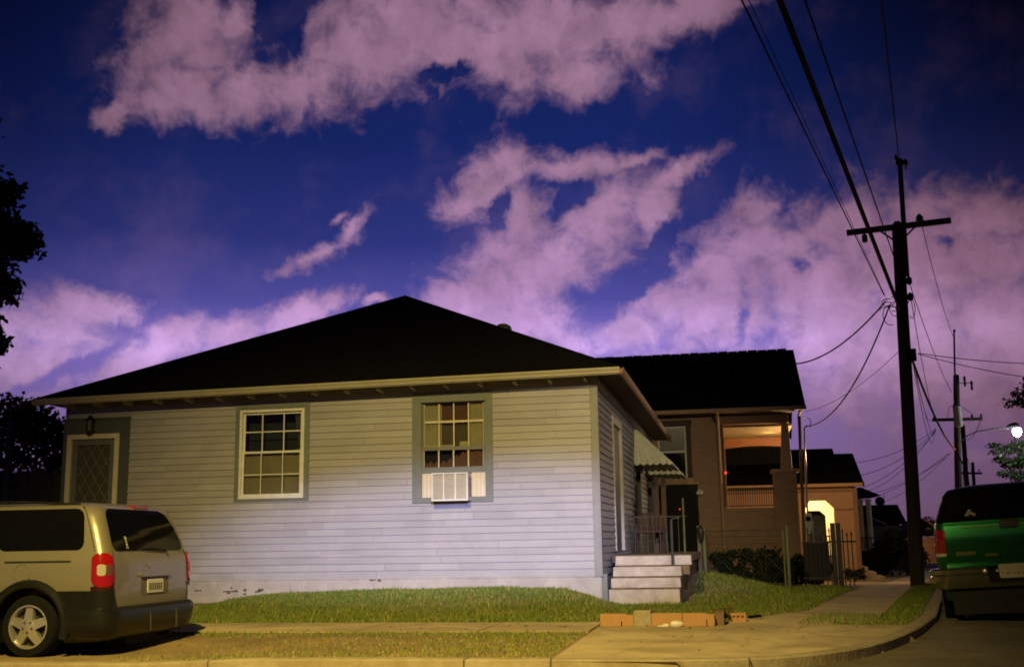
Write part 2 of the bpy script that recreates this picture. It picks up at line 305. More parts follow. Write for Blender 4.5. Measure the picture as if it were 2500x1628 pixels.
# ------------------------------------------------------------------ mesh building helpers
class MB:
    def __init__(s): s.v = []; s.f = []
    def add(s, vs, fs):
        b = len(s.v); s.v += [tuple(v) for v in vs]; s.f += [tuple(i+b for i in f) for f in fs]
        return s
    def box(s, x0, x1, y0, y1, z0, z1):
        if x0 > x1: x0, x1 = x1, x0
        if y0 > y1: y0, y1 = y1, y0
        if z0 > z1: z0, z1 = z1, z0
        return s.add([(x0,y0,z0),(x1,y0,z0),(x1,y1,z0),(x0,y1,z0),(x0,y0,z1),(x1,y0,z1),(x1,y1,z1),(x0,y1,z1)],
              [(0,3,2,1),(4,5,6,7),(0,1,5,4),(1,2,6,5),(2,3,7,6),(3,0,4,7)])
    def quad(s, *p): return s.add(p, [tuple(range(len(p)))])
    def obox(s, c, ax, ay, az):
        c, ax, ay, az = map(Vector, (c, ax, ay, az))
        vs = [c+i*ax+j*ay+k*az for k in (-1,1) for i, j in ((-1,-1),(1,-1),(1,1),(-1,1))]
        return s.add(vs, [(0,3,2,1),(4,5,6,7),(0,1,5,4),(1,2,6,5),(2,3,7,6),(3,0,4,7)])
    def bar(s, a, b, w, h, up=(0,0,1)):
        a, b = Vector(a), Vector(b); d = (b-a); l = d.length; d /= l
        u = Vector(up); x = d.cross(u)
        if x.length < 1e-4: x = d.cross(Vector((0,1,0)))
        x.normalize(); u = x.cross(d).normalized()
        return s.obox((a+b)/2, d*(l/2), x*(w/2), u*(h/2))
    def tube(s, pts, rad, n=8, cap=True):
        pts = [Vector(p) for p in pts]; k = len(pts)
        rad = [rad]*k if isinstance(rad, (int, float)) else list(rad)
        ref = None; rings = []
        for i, p in enumerate(pts):
            d = (pts[min(i+1,k-1)]-pts[max(i-1,0)]).normalized()
            if ref is None:
                ref = d.orthogonal().normalized()
            ref = (ref-d*ref.dot(d)).normalized(); o = d.cross(ref)
            rings.append([p+(ref*math.cos(2*math.pi*j/n)+o*math.sin(2*math.pi*j/n))*rad[i] for j in range(n)])
        vs = [v for r in rings for v in r]; fs = []
        for i in range(k-1):
            for j in range(n):
                a = i*n+j; b = i*n+(j+1)%n
                fs.append((a, b, b+n, a+n))
        if cap: fs += [tuple(range(n-1,-1,-1)), tuple(range((k-1)*n, k*n))]
        return s.add(vs, fs)
    def cyl(s, a, b, r0, r1=None, n=12): return s.tube([a, b], [r0, r0 if r1 is None else r1], n)
    def lathe(s, prof, c, axis='z', n=20, caps=True):
        # prof: (radius, height)
        vs = []; fs = []; c = Vector(c)
        for r, h in prof:
            for j in range(n):
                a = 2*math.pi*j/n; x, y = r*math.cos(a), r*math.sin(a)
                v = {'z': (x, y, h), 'y': (x, h, y), 'x': (h, x, y)}[axis]
                vs.append(c+Vector(v))
        for i in range(len(prof)-1):
            for j in range(n):
                a = i*n+j; b = i*n+(j+1)%n
                fs.append((a, b, b+n, a+n))
        if caps: fs += [tuple(range(n-1,-1,-1)), tuple(range((len(prof)-1)*n, len(prof)*n))]
        return s.add(vs, fs)
    def prism(s, poly, d):
        # poly: 3D polygon; d: extrusion vector
        n = len(poly); P = [Vector(p) for p in poly]; d = Vector(d)
        vs = P+[p+d for p in P]
        fs = [tuple(range(n-1,-1,-1)), tuple(range(n, 2*n))]+[(i, (i+1)%n, (i+1)%n+n, i+n) for i in range(n)]
        return s.add(vs, fs)
    def mesh(s, name, bevel=0.0, fix=True):
        me = bpy.data.meshes.new(name)
        me.from_pydata(s.v, [], s.f); 
        bm = bmesh.new(); bm.from_mesh(me)
        if fix: bmesh.ops.recalc_face_normals(bm, faces=bm.faces)
        if bevel > 0:
            ed = [e for e in bm.edges if len(e.link_faces) == 2 and e.calc_face_angle(0) > 0.6]
            bmesh.ops.bevel(bm, geom=ed, offset=bevel, segments=2, affect='EDGES', profile=0.6, clamp_overlap=True)
        bm.to_mesh(me); bm.free(); me.update()
        return me
    def build(s, name, m, parent=None, smooth=False, bevel=0.0, fix=True):
        if parent is not None:
            off = wloc(parent); s.v = [(v[0]-off[0], v[1]-off[1], v[2]-off[2]) for v in s.v]
        me = s.mesh(name, bevel, fix)
        for mm in (m if isinstance(m, (list, tuple)) else [m]): me.materials.append(mm)
        if smooth:
            me.polygons.foreach_set('use_smooth', [True]*len(me.polygons))
            try: me.set_sharp_from_angle(angle=R(40))
            except Exception: pass
        o = bpy.data.objects.new(name, me); col.objects.link(o)
        if parent is not None: o.parent = parent
        return o
def wloc(o):
    v = Vector((0,0,0))
    while o is not None: v += o.location; o = o.parent
    return v
def tag(o, label=None, cat=None, group=None, kind=None):
    if label: o['label'] = label
    if cat: o['category'] = cat
    if group: o['group'] = group
    if kind: o['kind'] = kind
    return o
def thing(name, label, cat, loc=(0,0,0), group=None):
    o = bpy.data.objects.new(name, None); col.objects.link(o); o.location = loc
    o.empty_display_size = 0.2
    return tag(o, label, cat, group)
def copy_tree(o, parent=None):
    c = o.copy(); col.objects.link(c)
    if parent is not None: c.parent = parent
    for ch in list(o.children): copy_tree(ch, c)
    return c
def smooth(a, b, x):
    t = min(1, max(0, (x-a)/(b-a))); return t*t*(3-2*t)
def catenary(a, b, sag, n=16):
    a, b = Vector(a), Vector(b)
    return [a.lerp(b, i/n)-Vector((0,0,sag*4*(i/n)*(1-i/n))) for i in range(n+1)]
def through(a, b, t, n=20):
    # wire from a passing b, carried on beyond it to parameter t
    a, b = Vector(a), Vector(b)
    return [a+(b-a)*(t*i/n) for i in range(n+1)]

# ------------------------------------------------------------------ the ground
SD = Vector((math.sin(R(10)), math.cos(R(10)), 0)); SN = Vector((SD.y, -SD.x, 0)); S0 = Vector((0.80, 16.0, 0))
def sidept(t, off, z=0.0): p = S0+SD*t+SN*off; return Vector((p.x, p.y, z))
def side_off(x, y):
    v = Vector((x, y, 0))-S0; return v.dot(SN), v.dot(SD)
FX = [-40,-12,-9.3,-8.6,-8.1,-7.4,-5.3,-3.6,-2.7,-2.3,-2.05,40]
FZ = [.20,.20,.20,.20,.26,.345,.39,.41,.37,.27,.15,.15]
def base(y):
    return float(np.interp(y, [9.9,12.7,14.2,18,20,25,32,38,46,80,400], [.10,.125,.13,.13,.12,.08,-.13,-.25,-.34,-.4,-.4]))
def ground_z(x, y):
    z = base(y)-.045*smooth(4.2, 5.6, -x)*(1-smooth(11.0, 12.7, y)) if x < -4.2 else base(y)
    if x < -2.0:
        m = max(0, float(np.interp(x, FX, FZ))-.13)
        z += m*smooth(14.3, 17.6, y)*(1 if y < 19 else 1-smooth(19, 22, y))
    if -2.3 < x < 1.2:
        z += .36*min(1, max(0, (0.9-x)/1.75))*smooth(18.6, 22.5, y)*(1-smooth(25, 30, y))
    return z
# kerb line: along the front street, round the corner, along the side street
KERB = [(-60,9.9),(-40,9.9),(-20,9.9),(-12,9.9),(-7,9.9),(-3,9.9),(-1.5,9.9),(-.5,9.92),(.1,10.05),(.6,10.4),(1.0,10.95),(1.3,11.6),(1.55,12.3),(1.8,13.1),(2.0,13.9)]
for _ in range(2):
    q_ = [KERB[0]]
    for a_, c_ in zip(KERB[:-1], KERB[1:]): q_ += [(a_[0]*.75+c_[0]*.25, a_[1]*.75+c_[1]*.25), (a_[0]*.25+c_[0]*.75, a_[1]*.25+c_[1]*.75)]
    KERB = q_+[KERB[-1]]
for t in (-.7, 0.3, 2, 5, 10, 20, 40, 80, 150):
    p = sidept(t, 1.62); KERB.append((p.x, p.y))
def road_z(y): return float(np.interp(y, [-60,9.9,11.5,15,20,25,32,38,46,80,400], [.0,.015,.03,.07,.05,.0,-.22,-.34,-.43,-.5,-.5]))
def kerb_x(y):
    K = [p for p in KERB if p[1] > 9.905]
    return float(np.interp(y, [p[1] for p in K], [p[0] for p in K]))
def make_ground():
    xs = np.unique(np.concatenate([np.linspace(-250,-16,14), np.arange(-16,6.01,.22), np.linspace(6,250,14)]))
    ys = np.unique(np.concatenate([np.arange(9.9,30,.22), np.linspace(30,60,16), np.linspace(60,400,10)]))
    b = MB(); idx = {}
    for j, y in enumerate(ys):
        for i, x in enumerate(xs):
            z = ground_z(x, y)
            if y > 9.95 and x > kerb_x(y)-.02: z = road_z(y)-.12
            if y <= 9.95 and x > -.5: z = -.1
            idx[i, j] = len(b.v); b.v.append((x, y, z))
    for j in range(len(ys)-1):
        for i in range(len(xs)-1):
            b.f.append((idx[i,j], idx[i+1,j], idx[i+1,j+1], idx[i,j+1]))
    o = b.build('ground', M_SOIL, smooth=True, fix=False); tag(o, kind='structure')
make_ground()
def make_roads():
    b = MB()
    b.quad((-250,-120,0),(250,-120,0),(250,9.95,.015),(-250,9.95,.015))
    o = b.build('road', M_ROAD, fix=False); tag(o, kind='structure')
    b = MB(); ys = list(np.arange(9.952,15,.15))+[15,17,20,25,30,35,40,46,60,80,150]
    for y0, y1 in zip(ys[:-1], ys[1:]):
        a0, a1 = kerb_x(y0)-.06, kerb_x(y1)-.06
        w0 = 8.0+max(0, 11.5-y0)*3; w1 = 8.0+max(0, 11.5-y1)*3
        b.quad((a0,y0,road_z(y0)+.004),(a0+w0,y0,road_z(y0)+.004),(a1+w1,y1,road_z(y1)+.004),(a1,y1,road_z(y1)+.004))
    o = b.build('side_street', M_ROAD, fix=False); tag(o, kind='structure')
    # kerb, swept along its line; it drops to a ramp at the corner
    b = MB(); P = [Vector((x, y, 0)) for x, y in KERB]; rows = []
    for i, p in enumerate(P):
        d = (P[min(i+1,len(P)-1)]-P[max(i-1,0)]).normalized(); n = Vector((-d.y, d.x, 0))
        rz = road_z(p.y)
        top = max(rz+.06, base(p.y)+.014)
        if p.x < -4.2 and p.y < 10: top -= .045*smooth(4.2, 5.6, -p.x)
        rows.append([p+Vector((0,0,rz-.1)), p+Vector((0,0,top-.012)), p+n*.018+Vector((0,0,top)), p+n*.16+Vector((0,0,top+.002)), p+n*.16+Vector((0,0,rz-.1))])
    vs = [v for r in rows for v in r]; fs = []
    for i in range(len(rows)-1):
        for k in range(4): fs.append((i*5+k, i*5+5+k, i*5+6+k, i*5+1+k))
    b.add(vs, fs)
    o = b.build('kerb', M_KERB, bevel=0); tag(o, kind='structure')
    # gutter strip of concrete in front of the kerb
    b = MB()
    b.quad((-60,9.55,.022),(-.5,9.55,.022),(-.5,9.905,.024),(-60,9.905,.024))
    o = b.build('gutter_pavement', M_CONC, fix=False); tag(o, kind='structure')
def slab(name, lines, lift=.012):
    # lines: rows of points; the slab's top follows the ground
    b = MB(); n = len(lines[0])
    for r in lines:
        for x, y in r: b.v.append((x, y, ground_z(x, y)+lift))
    for j in range(len(lines)-1):
        for i in range(n-1):
            a = j*n+i; b.f.append((a, a+1, a+n+1, a+n))
    nb = len(b.v)
    ring = list(range(n))+[k*n+n-1 for k in range(1, len(lines))]+list(range(len(lines)*n-2, (len(lines)-1)*n-1, -1))+[k*n for k in range(len(lines)-2, 0, -1)]
    for i in ring: v = b.v[i]; b.v.append((v[0], v[1], v[2]-.12))
    for q in range(len(ring)):
        q2 = (q+1) % len(ring); b.f.append((ring[q], ring[q2], nb+q2, nb+q))
    o = b.build(name, M_CONC); tag(o, kind='structure'); return o
def make_paving():
    # front sidewalk: flags with joints
    xs = [-40,-30,-22]+[-16+1.45*i for i in range(10)]+[-1.7]
    for i in range(len(xs)-1):
        g = .008
        slab('sidewalk', [[(xs[i]+g, y), (xs[i+1]-g, y)] for y in (12.72, 13.4, 14.1)])
    # driveway apron and the corner paving
    ap = []
    for y in list(np.arange(10.07, 13.5, .11))+[13.5, 13.56, 14.1]:
        r = max(kerb_x(max(y, 10.06))-.17, -.45) if y < 13.53 else .95+(y-13.56)*.1
        ap.append([(-1.66, y)]+[(-1.66+(r+1.66)*k/6, y) for k in range(1, 7)])
    slab('driveway', ap)
    # side sidewalk
    rows = []
    for t in np.concatenate([[-1.85], np.arange(-1, 14, 1.2), np.arange(14, 60, 3)]):
        a, c = sidept(t, 0), sidept(t, .98)
        if t < 0: a = Vector((-.25+ (t+1.85)/1.85*1.05, a.y, 0))
        rows.append([(a.x, a.y), ((a.x+c.x)/2, (a.y+c.y)/2), (c.x, c.y)])
    slab('sidewalk', rows)
def make_cracks():
    rr = random.Random(6); m = mat('dirt_filled_crack', (.10,.075,.03), .95)
    for pts in (((-1.2,10.2),(-.9,11.3),(-.4,12.2),(-.2,13.2)),((.9,11.9),(.5,12.6),(.6,13.4),(.95,14.6)),((-1.6,12.70),(-.4,12.71),(1.3,12.70)),((1.45,16.5),(1.1,17.3),(1.35,18.4),(1.2,19.5)),((-3.1,12.75),(-2.8,13.3),(-2.95,14.08))):
        b = MB(); P = []
        for (x0,y0),(x1,y1) in zip(pts[:-1], pts[1:]):
            for k in range(8): u = k/8; P.append((x0+(x1-x0)*u+rr.uniform(-.012,.012), y0+(y1-y0)*u+rr.uniform(-.012,.012)))
        for k in range(len(P)-1):
            w = rr.uniform(.0015,.0035); z0, z1 = ground_z(*P[k])+.0155, ground_z(*P[k+1])+.0155
            b.quad((P[k][0]-w,P[k][1],z0),(P[k][0]+w,P[k][1]+w,z0),(P[k+1][0]+w,P[k+1][1]+w,z1),(P[k+1][0]-w,P[k+1][1],z1))
        o = b.build('pavement_crack', m, fix=False); tag(o, kind='structure')
def fallen_leaves():
    V = []; F = []; rr = random.Random(15)
    for _ in range(420):
        x, y = rr.uniform(-9, 2.2), rr.uniform(10.1, 14.6)
        if x > kerb_x(max(y, 10.1))-.1 or rr.random() > .35+.65*math.exp(-abs(y-14.1)*1.2): continue
        z = ground_z(x, y)+.02; a = rr.uniform(0, 6.28); s_ = rr.uniform(.012, .03); t = rr.uniform(.0, .014); i = len(V)
        c, d = math.cos(a)*s_, math.sin(a)*s_
        V += [(x-c, y-d, z), (x+d*.5, y-c*.5, z+t), (x+c, y+d, z+t*.5), (x-d*.5, y+c*.5, z)]; F.append((i, i+1, i+2, i+3))
    me = bpy.data.meshes.new('fallen_leaves'); me.from_pydata(V, [], F); me.materials.append(mat('dry_fallen_leaf', (.20,.12,.045), .9, c2=(.11,.07,.03), isl=.5))
    o = bpy.data.objects.new('fallen_leaves', me); col.objects.link(o); tag(o, 'dry leaves scattered on the sidewalk and driveway', 'leaves', kind='stuff')
def kerb_joints():
    m = mat('dirt_filled_crack', (.10,.075,.03), .95)
    for x in (-9.6, -7.2, -4.8, -2.42, -1.66, .0):
        b = MB(); z = base(9.95)+.016-(.045*smooth(4.2, 5.6, -x) if x < -4.2 else 0); j = .02*math.sin(x*5)
        b.add([(x-.006,9.893,z-.10),(x+.006,9.893,z-.10),(x+.007,9.893,z-.012),(x-.007,9.893,z-.012),(x+.006+j,10.06,z+.004),(x-.006+j,10.06,z+.004),(x+.006,9.92,z+.003),(x-.006,9.92,z+.003)], [(0,1,2,3),(3,2,6,7),(7,6,4,5)])
        o = b.build('kerb_joint', m, fix=False); tag(o, kind='structure')
make_roads(); make_paving(); make_cracks(); fallen_leaves(); kerb_joints()

def grass_blades():
    V = []; F = []; MI = []
    def blade(x, y, h, w, m):
        a = random.uniform(0, 6.283); z = ground_z(x, y)
        if x > kerb_x(y)-.2 and y > 10.1: return
        dx, dy = math.cos(a)*w, math.sin(a)*w; l = random.uniform(.1, .7)*h; b = random.uniform(0, 6.283)
        i = len(V); V.extend([(x-dx, y-dy, z-.01), (x+dx, y+dy, z-.01), (x+math.cos(b)*l, y+math.sin(b)*l, z+h)]); F.append((i, i+1, i+2)); MI.append(m)
    def dens(x, y, s=1.0, o=0.0):
        return .5+.5*math.sin(x*1.9*s+1.3+o+2*math.sin(y*1.3*s+o))*math.cos(y*2.3*s-.7+1.5*math.sin(x*.9*s+o))
    # mound in front of the house
    for _ in range(60000):
        x = random.uniform(-9.6, -1.9); y = random.uniform(14.12, 17.97)
        if x < -8.0 and y > 16.6+.2*math.sin(3*x) : continue
        if y > 17.7+.12*math.sin(4*x): 
            if random.random() > .15: continue
        yel = random.random() < .03+.09*smooth(-7, -3, x)*(dens(x, y, 1.7) > .5)
        blade(x, y, random.uniform(.018, .05)*(.6+.8*dens(x, y, 2.6, 4))*(1.7 if yel else 1), random.uniform(.006, .012), 1 if yel else 0)
    # right of the steps
    for _ in range(30000):
        x = random.uniform(-2.1, 2.0); y = random.uniform(14.12, 27)
        o, t = side_off(x, y)
        if o > -.05 or (x < -.85 and 18.15 < y): continue
        if y < 14.3+max(0, x+.3)*1.6: continue
        blade(x, y, random.uniform(.02, .06)*(.6+.8*dens(x, y, 2.6, 4)), random.uniform(.007, .013), 1 if random.random() < .07 else 0)
    # strip between sidewalk and kerb, worn to bare soil towards the van
    for _ in range(26000):
        x = random.uniform(-8.2, -1.72); y = random.uniform(10.1, 12.7)
        k = smooth(-6.6, -3.0, x)*.55+.03
        far = smooth(12.0, 12.55, y)
        if x < -3.2: k = max(k*.40, far*.9*smooth(-8, -6.2, x))
        if x > -2.9: k = max(k, .85*smooth(-3.4, -2.6, x))
        if y < 10.55 and x > -6: k = max(k, .5)
        if random.random() > k*(.45+.75*dens(x, y, 1.4, 2)): continue
        yel = random.random() < (.5 if y < 12.1 else .2)
        blade(x, y, random.uniform(.012, .035), random.uniform(.006, .012), 1 if yel else 0)
    # corner strip by the utility pole
    for _ in range(16000):
        t = random.uniform(-2.6, 13); o = random.uniform(1.0, 1.5)
        if t < -.5: o = random.uniform(.15, 1.45)
        p = sidept(t, o)
        if t < -.5 and p.y < 13.6: continue
        if p.x > kerb_x(p.y)-.2: continue
        blade(p.x, p.y, random.uniform(.02, .055), random.uniform(.007, .013), 1 if random.random() < .06 else 0)
    me = bpy.data.meshes.new('grass'); me.from_pydata(V, [], F)
    me.materials.append(M_GRASS); me.materials.append(M_GRASSY)
    me.polygons.foreach_set('material_index', MI)
    o = bpy.data.objects.new('grass', me); col.objects.link(o)
    tag(o, 'short green and yellowed grass of the front lawn and verges', 'grass', kind='stuff')
grass_blades()

# ------------------------------------------------------------------ the white clapboard house
HX0, HX1, HY = -11.53, -2.19, 18.0
def siding(b, axis, const, out, u0, u1, z0, z1, expo, openings, seed=1, lap=.023):
    # boards of a lapped wall; axis 'x' runs along X at Y=const, axis 'y' runs along Y at X=const
    rr = random.Random(seed)
    def P(u, off, z): return (u, const+out*off, z) if axis == 'x' else (const+out*off, u, z)
    z = z0; LO, HI = lap, .003
    while z < z1-1e-4:
        zt = min(z1, z+expo)
        cuts = sorted({z, zt}|{c for o in openings for c in (o[2], o[3]) if z+.002 < c < zt-.002})
        joints = []; q = u0+rr.uniform(1.2, 4.5)
        while q < u1-.6: joints.append(q); q += rr.uniform(2.4, 4.8)
        wob = rr.uniform(-.0015, .0015)
        for a, c in zip(cuts[:-1], cuts[1:]):
            mid = (a+c)/2
            segs = [(u0, u1)]
            for o in openings:
                if o[2] < mid < o[3]:
                    ns = []
                    for s, e in segs:
                        if o[1] <= s or o[0] >= e: ns.append((s, e)); continue
                        if o[0] > s: ns.append((s, o[0]))
                        if o[1] < e: ns.append((o[1], e))
                    segs = ns
            for j in joints:
                ns = []
                for s, e in segs:
                    if s+.05 < j < e-.05: ns += [(s, j-.002), (j+.002, e)]
                    else: ns.append((s, e))
                segs = ns
            oa = LO+(HI-LO)*(a-z)/expo+wob; oc = LO+(HI-LO)*(c-z)/expo+wob
            fine = []
            for s, e in segs:
                k = max(1, int((e-s)/.6))
                fine += [(s+(e-s)*i/k, s+(e-s)*(i+1)/k) for i in range(k)]
            row = int(round((z-z0)/expo))
            wv = lambda u: (.0032*math.sin(u*1.3+row*2.1)+.0020*math.sin(u*3.7+row*1.3)) if a == z else 0.0
            for s, e in fine:
                v = [P(s, oa, a+wv(s)), P(e, oa, a+wv(e)), P(e, oc, c+.006), P(s, oc, c+.006), P(s, 0, a+wv(s)), P(e, 0, a+wv(e)), P(s, 0, c), P(e, 0, c)] if c == zt else [P(s, oa, a), P(e, oa, a), P(e, oc, c), P(s, oc, c), P(s, 0, a), P(e, 0, a), P(s, 0, c), P(e, 0, c)]
                b.add(v, [(0,1,2,3), (4,5,1,0), (4,0,3,6), (1,5,7,2)])
        z = zt
W1 = (-8.342, -7.018, 1.842, 3.488); W2 = (-5.233, -3.885, 1.75, 3.558); DR = (-11.60, -10.30, .95, 3.34)
SDR = (20.1, 21.65, .93, 3.30); SW1 = (24.0, 25.6, 1.5, 2.68); SW2 = (27.4, 28.7, 1.5, 2.68)
ZE0, ZE1 = 3.635, 3.735      # eave height, left and right end (the old house sags)
def eave_z(x): return ZE1+(ZE1-ZE0)/(10.15)*(x+1.76)
def house():
    h = thing('clapboard_house', 'single storey white clapboard house with black hip roof and grey window trim', 'house', (-6.8, 18, .1))
    b = MB()
    siding(b, 'x', HY, -1, HX0, HX1-.01, .575, 3.72, .1135, [DR, W1, W2], 3)
    siding(b, 'y', HX1, 1, HY+.01, 30.2, .58, 3.74, .1135, [SDR, SW1, SW2], 5, .027)
    # inner wall faces behind the boards, with the same openings, and the hidden sides
    def sheet(axis, const, u0, u1, z0, z1, ops):
        us = sorted({u0, u1}|{o[0] for o in ops if u0 < o[0] < u1}|{o[1] for o in ops if u0 < o[1] < u1}); zs = sorted({z0, z1}|{v for o in ops for v in o[2:4] if z0 < v < z1})
        for a, c in zip(us[:-1], us[1:]):
            for d, e in zip(zs[:-1], zs[1:]):
                if any(o[0] < (a+c)/2 < o[1] and o[2] < (d+e)/2 < o[3] for o in ops): continue
                if axis == 'x': b.quad((a,const,d),(c,const,d),(c,const,e),(a,const,e))
                else: b.quad((const,a,d),(const,c,d),(const,c,e),(const,a,e))
    sheet('x', HY+.003, HX0, HX1-.02, .2, 3.74, [DR, W1, W2]); sheet('y', HX1-.003, HY+.02, 30.2, .3, 3.74, [SDR, SW1, SW2])
    sheet('x', 30.2, HX0, HX1-.02, .2, 3.74, []); sheet('y', HX0+.003, HY+.02, 30.2, .2, 3.74, [])
    b.build('wall', M_SIDING, h, fix=False)
    # foundation skirt with cracks and vents
    b = MB(); b.box(HX0, HX1-.012, HY-.012, HY+.10, -.05, .572); b.box(HX0, HX1+.004, HY-.022, HY-.0125, .555, .577)
    b.box(HX1-.10, HX1+.006, HY+.0, 30.2, -.05, .578)
    sk = b.build('foundation_skirt', M_SKIRT, h, bevel=.003)
    rr = random.Random(4)
    for x0, w, z, t in ((-8.49,.26,.385,.022),(-8.43,.07,.36,.02),(-8.13,.05,.40,.03),(-8.13,.05,.34,.025),(-7.93,.11,.38,.018),(-7.88,.10,.40,.03),(-9.0,.12,.40,.02),(-5.95,.10,.545,.02),(-5.82,.06,.54,.025),(-8.36,.03,.44,.02)):
        k = 7; pts = [(x0+w*i/k, HY-.0165, z+t*(.5+rr.uniform(-.3,.5))) for i in range(k+1)]+[(x0+w*i/k, HY-.0165, z-t*(.5+rr.uniform(-.3,.5))) for i in range(k, -1, -1)]
        b = MB(); b.prism(pts, (0, .006, 0))
        b.build('rotten_hole', mat('rotten_wood', (0.10, 0.075, 0.045), 0.95), sk)
    # corner boards
    b = MB(); b.box(HX1-.095, HX1+.006, HY-.031, HY-.003, .56, 3.72); b.box(HX1+.004, HX1+.028, HY-.024, HY+.075, .56, 3.73)
    b.build('corner_board', mat('pale_grey_corner', (.25,.25,.25), .6), h, bevel=.003)
    b = MB(); b.box(HX0-.012, HX0+.05, HY-.026, HY-.003, .56, 3.7)
    b.build('corner_board', M_GREY, h, bevel=.003)
    b = MB(); b.box(HX1-.02, HX1+.09, HY+.03, HY+.12, -.02, .60)
    b.build('foundation_pier', M_GREY, h, bevel=.005)
    # roof
    y0, y1 = 17.62, 30.3; xl, xr = -11.91, -1.76
    A = (xl, y0, eave_z(xl)); B_ = (xr, y0, eave_z(xr)); C_ = (xr, y1, eave_z(xr)-.03); D = (xl, y1, eave_z(xl))
    P1 = (-6.86, 23.05, 6.31); P2 = (-6.86, 25.4, 6.31); t = .035
    up = lambda p: (p[0], p[1], p[2]+t)
    b = MB()
    v = [A, B_, C_, D, P1, P2]; v2 = [up(p) for p in v]
    b.add(v+v2, [(6,7,10),(7,8,11,10),(8,9,11),(9,6,10,11),(1,0,4),(2,1,4,5),(3,2,5),(0,3,5,4),(0,1,7,6),(1,2,8,7),(2,3,9,8),(3,0,6,9)])
    # ridge and hip caps
    for a, c in ((up(A), up(P1)), (up(B_), up(P1)), (up(P1), up(P2))):
        b.tube([Vector(a), Vector(c)], .03, 6)
    roof = b.build('roof', M_ROOF, h)
    b = MB(); c = Vector((-4.49, 21.9, 5.15))
    b.lathe([(.10,-.12),(.10,.10),(.17,.11),(.18,.15),(.15,.21),(.08,.25),(.01,.26)], c)
    b.build('roof_vent', mat('roof_vent_metal', (.12,.12,.10), .6, .4), roof, smooth=True)
    # soffit
    b = MB(); zs = lambda x: eave_z(x)-.015
    b.add([(xl+.02,y0+.03,zs(xl)),(xr-.02,y0+.03,zs(xr)),(xr-.02,HY+.02,zs(xr)+.0),(xl+.02,HY+.02,zs(xl))], [(0,1,2,3)])
    b.add([(HX1-.02,HY+.02,zs(xr)),(xr-.02,HY+.02,zs(xr)),(xr-.02,y1,zs(xr)-.03),(HX1-.02,y1,zs(xr)-.03)], [(0,1,2,3)])
    b.add([(xl+.02,HY+.02,zs(xl)),(HX0+.02,HY+.02,zs(xl)),(HX0+.02,y1,zs(xl)),(xl+.02,y1,zs(xl))], [(0,1,2,3)])
    b.build('soffit', M_SOFFIT, h, fix=False)
    # gutters: an ogee trough along the front, a rusty one along the side
    def trough(a, c, out, m):
        b = MB(); a, c, o = Vector(a), Vector(c), Vector(out)
        prof = [(0,.03),(0,-.070),(.05,-.076),(.085,-.050),(.085,-.03),(.112,.012),(.112,.032),(.10,.032),(.095,.012),(.02,.005)]
        n = len(prof); vs = [a+o*p+Vector((0,0,z)) for p, z in prof]+[c+o*p+Vector((0,0,z)) for p, z in prof]
        fs = [(i, (i+1) % n, (i+1) % n+n, i+n) for i in range(n)]+[tuple(range(n)), tuple(range(2*n-1, n-1, -1))]
        b.add(vs, fs); return b.build('gutter', m, h)
    trough((xl-.01, y0-.004, eave_z(xl)), (xr+.012, y0-.004, eave_z(xr)), (0,-1,0), M_CREAM)
    trough((xr+.004, y0-.1, eave_z(xr)-.004), (xr+.004, y1, eave_z(xr)-.034), (.6,0,0), M_RUST)
    # rafter tails under the front eave
    first = None
    for i in range(17):
        x = -2.33-.568*i
        b = MB(); z = eave_z(x)
        zz = z-.017
        if first is None:
            b.prism([(x-.022,HY+.0,zz),(x-.022,HY+.0,zz-.105),(x-.022,y0+.045,zz-.085),(x-.022,y0+.04,zz)], (.044,0,0))
            first = b.build('rafter_tail', M_CREAM, h, bevel=.004); fx, fz = x, z; fl = first.location.copy()
        else:
            c = first.copy(); col.objects.link(c); c.parent = h; c.location = fl+Vector((x-fx, 0, z-fz))
    # window beside the door: white double hung, three panes wide
    def frame_box(b, x0, x1, z0, z1, t, ya, yb, tb=None):
        tb = t if tb is None else tb
        b.box(x0, x0+t, ya, yb, z0, z1); b.box(x1-t, x1, ya, yb, z0, z1)
        b.box(x0+t, x1-t, ya, yb, z1-t, z1); b.box(x0+t, x1-t, ya, yb, z0, z0+tb)
    b = MB(); frame_box(b, W1[0], W1[1], W1[2], W1[3], .095, HY-.035, HY+.09, .05)
    win = b.build('window', M_GREY, h, bevel=.004)
    x0, x1, z0, z1 = W1[0]+.085, W1[1]-.085, W1[2]+.045, W1[3]-.105
    b = MB(); frame_box(b, x0, x1, z0, z1, .045, HY-.052, HY+.05); b.build('frame', M_WHITE, win, bevel=.004)
    zm = 2.655
    b = MB(); frame_box(b, x0+.046, x1-.046, zm-.02, z1-.046, .035, HY+.005, HY+.035)
    for k in (1, 2): xx = x0+(x1-x0)*k/3; b.box(xx-.009, xx+.009, HY+.012, HY+.026, zm+.01, z1-.07)
    zz = (zm+z1)/2-.01; b.box(x0+.07, x1-.07, HY+.013, HY+.025, zz-.009, zz+.009)
    b.build('upper_sash', M_WHITE, win)
    b = MB(); frame_box(b, x0+.046, x1-.046, z0+.046, zm+.025, .035, HY-.022, HY+.004)
    for k in (1, 2): xx = x0+(x1-x0)*k/3; b.box(xx-.008, xx+.008, HY-.014, HY-.002, z0+.08, zm-.01)
    zz = (zm+z0)/2+.02; b.box(x0+.08, x1-.08, HY-.013, HY-.003, zz-.008, zz+.008)
    b.build('lower_sash', M_WHITE, win)
    b = MB(); b.box(x0+.07, x1-.07, HY+.018, HY+.022, zm+.0, z1-.07); b.box(x0+.07, x1-.07, HY-.01, HY-.006, z0+.07, zm)
    b.build('pane', M_GLASS, win)
    b = MB(); n = 24   # a sagging brown shade behind the lower sash
